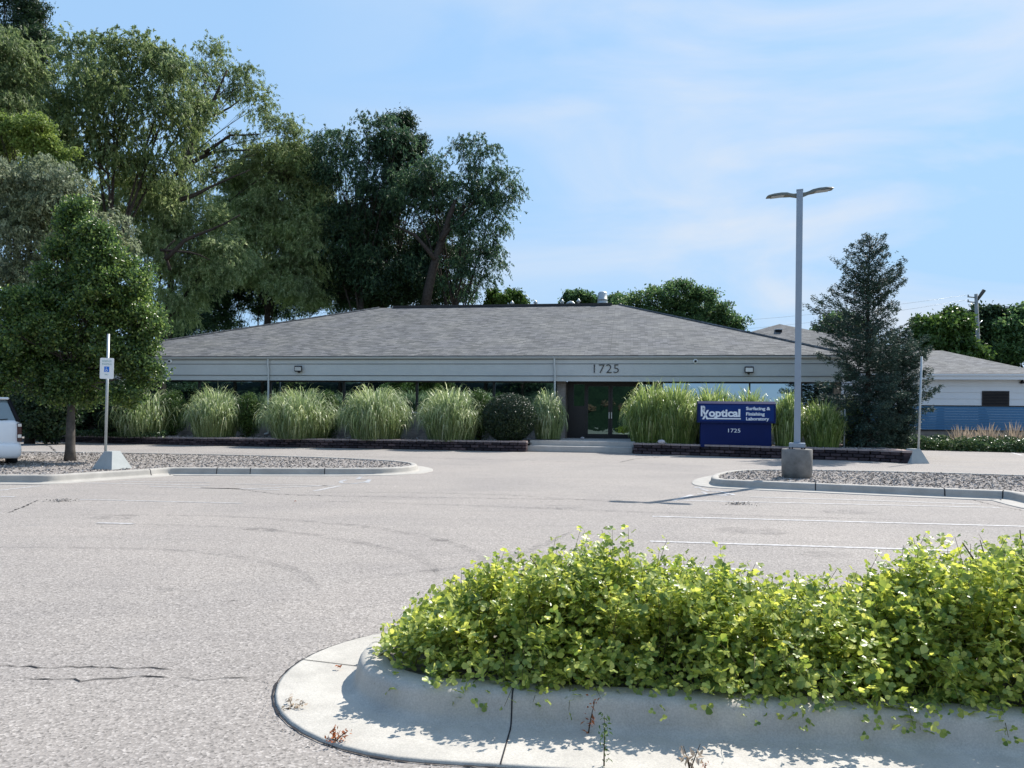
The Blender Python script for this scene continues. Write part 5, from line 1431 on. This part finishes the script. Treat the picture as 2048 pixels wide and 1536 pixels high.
# ---------------- bushes
def bush(label, px, ytop, ybase, wpx, Y, mat, zb=0.33, leaf=0.05, n=9000, seed=1, shell=0.25, name='bush', cat='bush', group='leafy bushes along the building', lump=0.12, squash=1.0):
    r_ = np.random.default_rng(seed)
    s = Y / F; b = P(px, ybase, Y); b.z = zb
    H = EYE + ray(px, ytop)[1] * Y - zb; W_ = wpx * s / 2
    root = empty(name, b, 0, label, cat, group)
    d = r_.normal(size=(n, 3)); d /= np.linalg.norm(d, axis=1)[:, None]
    rad = 1 - np.abs(r_.normal(size=n)) * shell * 0.5
    lum = 1 + lump * np.sin(d[:, 0] * 5 + seed) * np.sin(d[:, 2] * 6) * np.sin(d[:, 1] * 4 + 1) + r_.normal(size=n) * 0.025
    c = d * (rad * lum)[:, None] * np.array([W_, W_ * 0.9, H / 2]); c[:, 2] += H / 2
    # slightly boxier shape
    V, Fc = leaves(c, leaf * r_.uniform(0.6, 1.35, n), 1.7, nrm=d * 0.6 + r_.normal(size=(n, 3)) * 0.5)
    core = MB(); 
    prof = [(0.25 * W_, 0.0), (0.68 * W_, 0.2 * H), (0.8 * W_, 0.5 * H), (0.62 * W_, 0.78 * H), (0.1 * W_, 0.9 * H)]
    st_ = MB()
    for k in range(9):
        a = k * 0.7; st_.tube([(0.05 * math.cos(a), 0.05 * math.sin(a), 0), (W_ * .35 * math.cos(a), W_ * .35 * math.sin(a), H * .45), (W_ * .7 * math.cos(a), W_ * .7 * math.sin(a), H * .75)], [0.03, 0.02, 0.008], 5)
    st_.build('stems', M['twig'], root)
    place('foliage', rawmesh('foliage', V, Fc), LM[mat], root)
    # inner foliage closes the view through
    n2 = n // 3; d2 = r_.normal(size=(n2, 3)); d2 /= np.linalg.norm(d2, axis=1)[:, None]
    c2 = d2 * (r_.random(n2) ** 0.5 * 0.8)[:, None] * np.array([W_, W_ * .9, H / 2]); c2[:, 2] += H / 2
    V2, F2 = leaves(c2, leaf * 2.2, 1.3); place('inner_foliage', rawmesh('inner_foliage', V2, F2), LM[mat], root)
    return root
bush('dark clipped round bush left of the narrow grass clump by the pillar', 1018, 787, 880, 108, Ywall(1018) + 1.0, 'box', leaf=0.055, n=22000, seed=71, name='clipped_bush', cat='bush', group=None, lump=0.02, shell=0.12)
for px, yt, wp, lb_, sd_ in [(345, 780, 60, 'light green bush right behind the leftmost grass clump', 72), (497, 785, 56, 'rounded bush between the narrow clump and the first downspout', 73), (656, 781, 52, 'bush top showing behind the right side of the broad clump', 74), (958, 776, 60, 'yellow green bush top behind the clipped round bush', 75)]:
    bush(lb_, px, yt, 862, wp, Ywall(px) + 1.45, 'hedge', leaf=0.06, n=5000, seed=sd_)
# dark shrubs along the left under the trees
for k, (px, yt, wp, Y, lb_) in enumerate([(40, 700, 170, 39, 'dark shrub mass behind the white car'), (150, 690, 170, 37.5, 'dark shrub behind the pear trunk'), (-80, 690, 200, 38, 'dark shrub at the left edge beyond the car'), (95, 745, 130, 32.6, 'dark low shrub on the bed end right of the car'), (250, 760, 110, 34.8, 'shaded shrub between the parking sign and the first grass clump')]):
    bush(lb_, px, yt, 868, wp, Y, 'dark', zb=0.1, leaf=0.14, n=7000, seed=80 + k, name='shrub', cat='shrub', group='dark shrubs under the trees at the left', lump=0.2)
# ground cover at the left end of the bed and along the annex
def cover(name, poly, n, z, hh, leaf, mat, label, cat='ground cover'):
    xs = [p.x for p in poly]; ys = [p.y for p in poly]
    x = rng.uniform(min(xs), max(xs), n * 3); y = rng.uniform(min(ys), max(ys), n * 3); k = inpoly(x, y, poly); x, y = x[k][:n], y[k][:n]
    lum = (0.5 + 0.5 * np.sin(x * 2.3) * np.sin(y * 3.1 + x)) * 0.6 + 0.4
    c = np.stack([x, y, z + rng.random(len(x)) * hh * lum], 1)
    V, Fc = leaves(c, leaf * rng.uniform(0.6, 1.4, len(c)), 1.4)
    return tag(place(name, rawmesh(name, V, Fc), LM[mat]), label, cat, kind='stuff')
pl_ = [P(55, 870, 36.6), P(130, 874, 35), P(245, 878, 33.7), P(330, 880, 33.4), P(340, 870, 34.6), P(60, 862, 39)]
cover('ground_cover', pl_, 9000, 0.3, 0.35, 0.09, 'ivy', 'low leafy ground cover on the bed end behind the pear trunk')
pl_ = [P(1800, 897, 36.6), P(2130, 904, 33.6), P(2140, 890, 36.5), P(1790, 888, 39)]
cover('ground_cover', pl_, 22000, 0.0, 0.75, 0.11, 'ivy', 'leafy green planting strip along the foot of the annex')
# tan plumed grasses by the annex
for px, yt, lb_, sd_ in [(2030, 845, 'tan plumed grass at the right edge of the annex planting', 91), (1975, 850, 'faint plumed grass below the black louvre vent', 92), (1925, 852, 'small plumed grass near the left end of the annex planting', 93)]:
    Y = 36.8; b = P(px, 890, Y); b.z = 0
    grass_clump('plumed_grass', lb_, 'plumed grasses by the annex', b, EYE + ray(px, yt)[1] * Y, 1.5, LM['plume'], 180, sd_, 0.03, 0.25)

# ================================================================== foreground shrubs
def shrubs():
    global rng
    rng = np.random.default_rng(5); random.seed(5)
    # trifoliate leaf: three wedge shaped leaflets, each two faces folded at the midrib
    leafV = []; leafF = []
    def leaflet(ang, L_, W_, off):
        ca, sa = math.cos(ang), math.sin(ang)
        pts = [(0, 0, 0), (0.45 * L_, 0.42 * W_, 0.10 * W_), (0.82 * L_, 0.46 * W_, 0.08 * W_), (L_, 0.0, -0.06 * L_), (0.82 * L_, -0.46 * W_, 0.08 * W_), (0.45 * L_, -0.42 * W_, 0.10 * W_), (0.55 * L_, 0, -0.02 * L_)]
        b = len(leafV)
        for x, y, z in pts:
            x += off; leafV.append((x * ca - y * sa, x * sa + y * ca, z))
        # quads: (0,1,2,6)?? use four quads fanned about the midrib point
        leafF.extend([(b, b + 1, b + 2, b + 6), (b + 6, b + 2, b + 3, b + 3), (b + 6, b + 3, b + 4, b + 4), (b, b + 6, b + 4, b + 5)])
    leaflet(0, 1.0, 0.85, 0.12); leaflet(1.15, 0.72, 0.66, 0.04); leaflet(-1.15, 0.72, 0.66, 0.04)
    LV = np.array(leafV); 
    tri = []
    for f in leafF:
        if f[2] == f[3]: tri.append(f[:3])
        else: tri += [(f[0], f[1], f[2]), (f[0], f[2], f[3])]
    LF = np.array(tri)
    # canopy height (m) along the island, from the photo's silhouette
    prof = [(750, 1285), (790, 1240), (830, 1200), (870, 1172), (930, 1150), (970, 1132), (1000, 1118), (1030, 1095), (1090, 1088), (1140, 1084), (1240, 1082), (1290, 1084), (1330, 1098), (1400, 1112), (1450, 1120), (1500, 1140), (1560, 1152), (1630, 1148), (1700, 1150), (1760, 1140), (1800, 1120), (1840, 1090), (1880, 1060), (1950, 1048), (2048, 1050), (2300, 1060), (2700, 1110)]
    ux, uz = [], []
    for x, y in prof:
        Y = 4.05 - 0.11 * 0
        for _ in range(3):
            a, b = ray(x, y); X = a * Y; Y = nc.y + (X - nc.x) * math.tan(nphi) + 0.05
        p = P(x, y, Y) - nc; ux.append(p.x * nx_.x + p.y * nx_.y); uz.append(EYE + ray(x, y)[1] * Y)
    ux, uz = np.array(ux), np.array(uz)
    def canopy(u, v):
        h = np.interp(u, ux, uz)
        e = np.clip(1 - (np.abs(v) / 0.62) ** 3.0, 0, 1)
        return 0.14 + (h * 0.86 - 0.14) * (0.34 + 0.66 * e) 
    groups = [('low leafy shrub', -0.75, 0.62, 'low yellow green shrub mound spilling over the rounded left kerb nose'),
              ('tall leafy shrub', 0.45, 1.25, 'taller leafy shrub with a thin bare twig left of the middle of the hedge'),
              ('mid leafy shrub', 1.15, 2.3, 'even leafy shrub in the middle right of the foreground island'),
              ('right leafy shrub', 2.2, 4.8, 'loose open shrub with dark branches at the right edge of the foreground')]
    for gi, (_, u0, u1, lab) in enumerate(groups):
        rootu = (u0 + u1) / 2
        rl = nc + nx_ * rootu; rl = Vector((rl.x, rl.y, 0.12))
        root = empty('leafy_shrub', rl, 0, lab, 'shrub', 'leafy shrubs filling the foreground island')
        wdt = u1 - u0
        nsh = int(690 * wdt) if gi < 3 else int(520 * wdt)
        C = []; AX = []; NR = []; SZ = []
        stems = MB()
        u_t = rng.uniform(u0 - 0.12, u1 + 0.12, nsh); v_t = rng.uniform(-0.56, 0.52, nsh)
        # rounded nose
        if gi == 0:
            dd = np.hypot(np.minimum(u_t - 0.0, 0), v_t); k = dd < 0.53; u_t, v_t = u_t[k], v_t[k]; nsh = len(u_t)
        keep = (u_t > -0.35); u_t, v_t = u_t[keep], v_t[keep]; nsh = len(u_t)
        lump = 0.97 + 0.11 * np.sin(u_t * 9.0 + 1) * np.cos(v_t * 7) + 0.05 * np.sin(u_t * 17 + v_t * 11)
        h_t = canopy(u_t, v_t) * lump * (1 + rng.normal(size=nsh) * 0.06)
        tall = rng.random(nsh) < 0.09; h_t[tall] += rng.uniform(0.04, 0.13, tall.sum())
        deep = rng.random(nsh) < 0.30; h_t[deep] *= rng.uniform(0.4, 0.85, deep.sum())
        front = v_t < -0.42
        h_t[front] *= rng.uniform(0.35, 1.0, front.sum())
        for i in range(nsh):
            tip = nc + nx_ * float(u_t[i]) + ny_ * float(v_t[i]); tip = Vector((tip.x, tip.y, float(h_t[i])))
            droop = v_t[i] < -0.42 and random.random() < 0.6
            bu = float(u_t[i]) + random.gauss(0, 0.16); bv = float(v_t[i]) * 0.45 + random.gauss(0, 0.06)
            bse = nc + nx_ * bu + ny_ * bv; bse = Vector((bse.x, bse.y, 0.14))
            mid = bse.lerp(tip, 0.5) + Vector((0, 0, 0.10 * random.random()))
            if droop: 
                mid.z = max(mid.z, tip.z) + 0.06; tip = tip + ny_ * random.uniform(-0.16, -0.0); tip.z = max(0.09, tip.z * random.uniform(0.5, 0.9))
            q = bez(bse, mid, tip, 5)
            if (i % 4 == 0 or tall[i]) and u_t[i] > -0.2: stems.tube([p - rl for p in q], [0.0045, .0035, .003, .002, .0016, .001], 4, cap=False)
            ln = (tip - bse).length; nl = max(5, int(ln / 0.042) + 2)
            for j in range(nl):
                t = 1 - (j / nl) * 0.82; kk = min(4, int(t * 5)); fr = t * 5 - kk; p = q[kk].lerp(q[kk + 1], fr); d = (q[kk + 1] - q[kk]).normalized()
                az = j * 2.4 + i; s1 = d.cross(Vector((0, 0, 1)))
                if s1.length < 0.1: s1 = Vector((1, 0, 0))
                s1.normalize(); s2 = d.cross(s1); o = s1 * math.cos(az) + s2 * math.sin(az)
                a = (o * 0.9 + d * 0.55 + Vector((0, 0, 0.12))).normalized()
                C.append(p + o * 0.018); AX.append(a); SZ.append(random.uniform(0.020, 0.047) * (0.75 if t > 0.93 else 1))
                nrm = Vector((random.gauss(0, .45), random.gauss(0, .45) - 0.05, 0.9)) + d * 0.25
                NR.append(nrm)
        C = np.array([tuple(c) for c in C]); AX = np.array([tuple(c) for c in AX]); NR = np.array([tuple(c) for c in NR]); SZ = np.array(SZ)
        Bv = np.cross(NR, AX); Bv /= np.linalg.norm(Bv, axis=1)[:, None]; Nv = np.cross(AX, Bv)
        V = C[:, None, :] + SZ[:, None, None] * (LV[None, :, 0:1] * AX[:, None, :] + LV[None, :, 1:2] * Bv[:, None, :] + LV[None, :, 2:3] * Nv[:, None, :])
        nl_ = len(C); Fc = (np.arange(nl_)[:, None, None] * len(LV) + LF[None]).reshape(-1, 3)
        V = V.reshape(-1, 3) - np.array(rl)
        place('foliage', rawmesh('foliage', V, Fc), LM['sumac'], root)
        if gi == 3:
            def br(px, r0, r1):
                q = [P(x, y, 3.75 + 0.02 * k) - rl for k, (x, y) in enumerate(px)]; stems.tube(q, [r0 + (r1 - r0) * k / (len(q) - 1) for k in range(len(q))], 6)
            br([(2040, 1290), (2010, 1215), (1985, 1175), (1955, 1130), (1925, 1085)], .010, .003); br([(1985, 1175), (1945, 1185), (1900, 1180), (1870, 1168)], .007, .002); br([(2005, 1215), (2030, 1170), (2045, 1120), (2040, 1060)], .008, .003)
            br([(1990, 1180), (1975, 1130), (1960, 1080)], .006, .002); br([(2015, 1230), (2060, 1200), (2100, 1150)], .008, .003)
        if gi == 1:
            q = [P(x, y, 4.1) - rl for x, y in ((1130, 1190), (1090, 1150), (1040, 1149), (985, 1151))]; stems.tube(q, [.006, .005, .004, .002], 5)
            q = [P(x, y, 4.1) - rl for x, y in ((1110, 1170), (1080, 1140), (1060, 1115))]; stems.tube(q, [.005, .004, .002], 5)
        stems.build('stems', M['twig_green'], root)
shrubs()

# small weeds and dead leaves by the near kerb
def weed(px, py, ptop, z, label, mat, n=40, leaf=0.018, spread=0.05, name='weed', bend=0.0, stems=1, cat='weed'):
    b = G(px, py, z); s = b.y / F; H = max(0.03, (py - ptop) * s)
    root = empty(name, b, 0, label, cat)
    m = MB(); C = []
    for k in range(stems):
        a = k * 2.1; ox, oy = math.cos(a) * spread * (stems > 1), math.sin(a) * spread * (stems > 1)
        q = [Vector((0, 0, 0)), Vector((bend * .3 + ox * .4, oy * .4, H * .5)), Vector((bend + ox, oy, H * (1 - 0.2 * (k % 3) * (stems > 1))))]
        q = bez(q[0], q[1], q[2], 5); m.tube(q, [0.0035, .003, .0025, .002, .0015, .001], 5)
        for i in range(n // stems):
            t = random.random() ** 0.8 * 5; kk = min(4, int(t)); p = q[kk].lerp(q[kk + 1], t - kk); C.append(tuple(p + Vector((random.gauss(0, 1), random.gauss(0, 1), random.gauss(0, .6))) * leaf * 0.6))
    m.build('stem', M['twig'], root)
    V, Fc = leaves(np.array(C), leaf * rng.uniform(0.6, 1.3, len(C)), 2.2); place('foliage', rawmesh('foliage', V, Fc), LM[mat], root)
    return root
weed(1208, 1532, 1432, 0.012, 'thin upright green weed growing from the gutter seam', 'hedge', 60, 0.020)
weed(672, 1482, 1462, 0.012, 'small dried brown weed tuft at the gutter edge', 'dead', 60, 0.020, 0.05, stems=5)
weed(1177, 1466, 1398, 0.01, 'dried reddish sprig hanging on the shaded kerb face', 'dead', 26, 0.026, 0.02, bend=0.03)
weed(585, 1418, 1404, 0.006, 'dry grassy tuft at the cracked left tip of the gutter', 'plume', 60, 0.022, 0.06, stems=5)
weed(1380, 1545, 1488, 0.01, 'pale dry grass blades at the bottom edge of the picture', 'plume', 26, 0.035, 0.04, stems=4)
weed(1410, 1540, 1526, 0.01, 'tiny dark red weed at the bottom edge of the picture', 'dead', 16, 0.012, 0.01)
for px, py, z, lab in ((677, 1336, 0.02, 'single orange dead leaf on the pale gutter'), (590, 1003, 0.008, 'tiny red leaf on the asphalt below the left island')):
    b = G(px, py, z); V, Fc = leaves(np.array([(0, 0, 0.006), (0.012, 0.004, 0.008), (-0.01, 0.006, 0.009)]), 0.028, 1.5, nrm=np.array([(0, 0, 1.0)] * 3) + rng.normal(size=(3, 3)) * .3)
    o = place('dead_leaf', rawmesh('dead_leaf', V, Fc), LM['dead']); o.location = b; tag(o, lab, 'leaf')
for k, (px, py, lab) in enumerate([(120, 1003, 'dark tuft of leaf litter on the asphalt by the left island kerb'), (1475, 1009, 'small pile of dry litter right of the lamp shadow')]):
    b = G(px, py, 0); n = 120; c = np.stack([rng.normal(size=n) * 0.12, rng.normal(size=n) * 0.08, rng.random(n) * 0.03], 1)
    V, Fc = leaves(c, 0.035, 2.5); o = place('leaf_litter', rawmesh('leaf_litter', V, Fc), M['chip']); o.location = b; tag(o, lab, 'leaf litter')

# ================================================================== white car at the left edge
cy_ = 17.6
c0 = P(-52, 945, cy_); c0.z = 0
HD = R(38)          # heading turned to the left
car = empty('white_suv', c0, HD, 'white estate car seen from behind at the left edge of the picture', 'car')
sw = 0.93
def loft(m, secs, smooth=True, close=True):
    n = len(secs[0]); vs = [p for s in secs for p in s]; fs = []
    for i in range(len(secs) - 1):
        for k in range(n): fs.append((i * n + k, i * n + (k + 1) % n, (i + 1) * n + (k + 1) % n, (i + 1) * n + k))
    if close: fs += [tuple(reversed(range(n))), tuple(len(vs) - n + k for k in range(n))]
    m.add(vs, fs, smooth)
def csec(y, hw, z0, z1, tw_, r=0.08):
    # cross section, wider at the waist
    return [(-hw + r, y, z0), (hw - r, y, z0), (hw, y, z0 + r), (hw + 0.01, y, (z0 + z1) / 2), (hw * tw_, y, z1 - r * .5), (hw * tw_ - r, y, z1), (-hw * tw_ + r, y, z1), (-hw * tw_, y, z1 - r * .5), (-hw - 0.01, y, (z0 + z1) / 2), (-hw, y, z0 + r)]
m = MB(); loft(m, [csec(-0.02, sw * .93, .55, 1.16, .93), csec(0.05, sw * .97, .5, 1.2, .95), csec(0.3, sw, .42, 1.22, .97), csec(3.2, sw, .35, 1.1, .97), csec(3.9, sw * .98, .35, 1.0, .95), csec(4.5, sw * .93, .38, .9, .93), csec(4.62, sw * .85, .45, .8, .93)])
body = m.build('body', M['car'], car)
m = MB(); loft(m, [[(-sw * .93, 0.06, 1.19), (sw * .93, .06, 1.19), (sw * .94, 3.35, 1.09), (-sw * .94, 3.35, 1.09)], ], False, False) if False else None
def cab(y0, y1, zt0, zt1):
    a = [(-sw * .92, 0.05, 1.17), (sw * .92, 0.05, 1.17), (sw * .94, 3.3, 1.08), (-sw * .94, 3.3, 1.08)]
    b = [(-sw * .74, 0.48, 1.70), (sw * .74, 0.48, 1.70), (sw * .74, 2.4, 1.72), (-sw * .74, 2.4, 1.72)]
    return a, b
a_, b_ = cab(0, 0, 0, 0)
m.add(a_ + b_, [(0, 1, 5, 4), (1, 2, 6, 5), (2, 3, 7, 6), (3, 0, 4, 7)]); m.build('window', M['car_glass'], car)
m = MB(); m.bbox(-sw * .76, sw * .76, 0.40, 2.5, 1.70, 1.76, 0.025); m.build('roof', M['car'], body)
for p, q in ((0, 4), (1, 5), (2, 6), (3, 7)):
    m = MB(); m.tube([Vector(a_[p]) * 1.005, Vector(b_[q - 4]) * 1.005], 0.045, 6); m.build('pillar', M['dark'], car)
m = MB(); loft(m, [csec(-0.20, sw * .90, .36, .60, 1, .06), csec(-0.16, sw * .97, .30, .64, 1, .07), csec(0.1, sw * 1.0, .28, .66, 1, .07), csec(0.35, sw * 1.01, .28, .62, 1, .07)]); bp_ = m.build('bumper', M['car'], car)
m = MB(); m.box(sw * .72, sw * .80, -0.195, -0.18, .47, .52); m.build('reflector', M['taillight'], bp_)
m = MB(); m.box(-sw * .7, sw * .5, -0.205, -0.17, .39, .41); m.build('bumper_groove', M['dark'], bp_)
for s_ in (-1, 1):
    m = MB(); x0_, x1_ = sorted((s_ * sw * .90, s_ * sw * 1.005)); m.bbox(x0_, x1_, -0.045, 0.10, .68, 1.14, 0.02); tl = m.build('taillight', M['taillight'], car)
    m = MB(); m.bbox(x0_ + .01, x1_ - .01, -0.052, -0.04, .78, .86, 0.003); m.build('reversing_lens', M['silver'], tl); m = MB(); m.bbox(x0_ + .01, x1_ - .01, -0.052, -0.04, 1.05, 1.12, 0.003); m.build('reversing_lens', M['silver'], tl)
m = MB(); m.bbox(-0.26, 0.26, -0.05, -0.02, .80, .95, 0.006); m.build('number_plate', M['plate'], body)
m = MB(); m.tube([(0, -0.02, 1.19), (0.45, 0.02, 1.21), (0.65, 0.05, 1.23)], 0.012, 6); m.bbox(-0.05, 0.05, -0.05, 0.02, 1.13, 1.19, 0.01); m.build('rear_wiper', M['dark'], body)
m = MB(); m.tube([(0.45, -0.12, .27), (0.45, 0.5, .27)], 0.035, 10); m.build('exhaust', M['dark'], car)
def wheel(x, y):
    wl = MB(); XW = Matrix.Translation((x, y, 0.34)) @ Matrix.Rotation(R(90), 4, 'Y')
    wl.lathe([(0.2, -0.10), (0.31, -0.11), (0.34, -0.08), (0.34, 0.08), (0.31, 0.11), (0.2, 0.10)], (0, 0, 0), 24); o = wl.build('wheel', M['rubber'], car, xf=XW)
    r = MB(); r.lathe([(0.20, -0.085), (0.2, 0.085), (0.16, 0.09), (0.03, 0.105)], (0, 0, 0), 18); r.build('rim', M['silver'], o, xf=XW)
for x in (-sw * .86, sw * .86):
    for y in (0.95, 3.6): wheel(x, y)

# ================================================================== what the windows mirror: slope and trees behind the viewpoint
def hillz(X, Y):
    t = np.clip((-14.5 - Y) / 18, 0, 1); t = t * t * (3 - 2 * t); s = np.clip((0.5 - X) / 6, 0, 1); s = s * s * (3 - 2 * s)
    return t * s * (6.6 + 0.5 * np.sin(X * .3) + .3 * np.sin(Y * .7 + X * .2)) - 0.02
tag(gridsheet('hill', -120, 30, -75, -14, 90, 40, hillz, M['thicket']), kind='structure')
def mirror_tree(label, x, y, h, w_, mat, seed):
    r_ = np.random.default_rng(seed)
    zb = float(hillz(np.array(x), np.array(y))); root = empty('hillside_tree', (x, y, zb), 0, label, 'tree', 'trees on the slope behind the viewpoint')
    m = MB(); m.tube([(0, 0, -.1), (0.1, 0, h * .4), (0, 0, h * .8)], [.25, .2, .06], 8); m.build('trunk', M['bark'], root)
    nC = 90; d = r_.normal(size=(nC, 3)); d /= np.linalg.norm(d, axis=1)[:, None]; c = d * (r_.random((nC, 1)) ** .4) * np.array([w_ / 2, w_ / 2, h * .42]); c[:, 2] += h * .56
    c = np.repeat(c, 60, 0) + r_.normal(size=(nC * 60, 3)) * 0.55
    V, Fc = leaves(c, 0.42, 1.6); place('crown', rawmesh('crown', V, Fc), LM[mat], root)
names = ['first', 'second', 'third', 'fourth', 'fifth', 'sixth', 'seventh', 'eighth', 'ninth', 'tenth', 'eleventh', 'twelfth', 'thirteenth', 'fourteenth', 'fifteenth', 'sixteenth']
for k in range(16):
    x = -18 - k * 5.6; y = -25 + 0.13 * k * k * 0.3 - (k % 3) * 1.5; h = 9 + min(k, 6) * 1.0
    mirror_tree('%s tree leftwards from the entrance in the row mirrored by the windows' % names[k], x, y, h, 8.5, ('dark', 'willow', 'maple', 'dark', 'darkwillow')[k % 5], 100 + k)
for k, (x, y, r) in enumerate([(-6.5, -23, .8), (-8.5, -22, .6), (-4.8, -22.5, .55)]):
    m = MB(); m.lathe([(r * .9, -.1), (r, r * .3), (r * .7, r * .65), (r * .1, r * .8)], (0, 0, 0), 9, False); o = m.build('boulder', M['boulder']); o.location = (x, y, float(hillz(np.array(x), np.array(y))))
    tag(o, ['large boulder on the grassy slope mirrored in the doors', 'left boulder of three on the mirrored slope', 'right boulder of three on the mirrored slope'][k], 'boulder', 'boulders on the slope behind the viewpoint')
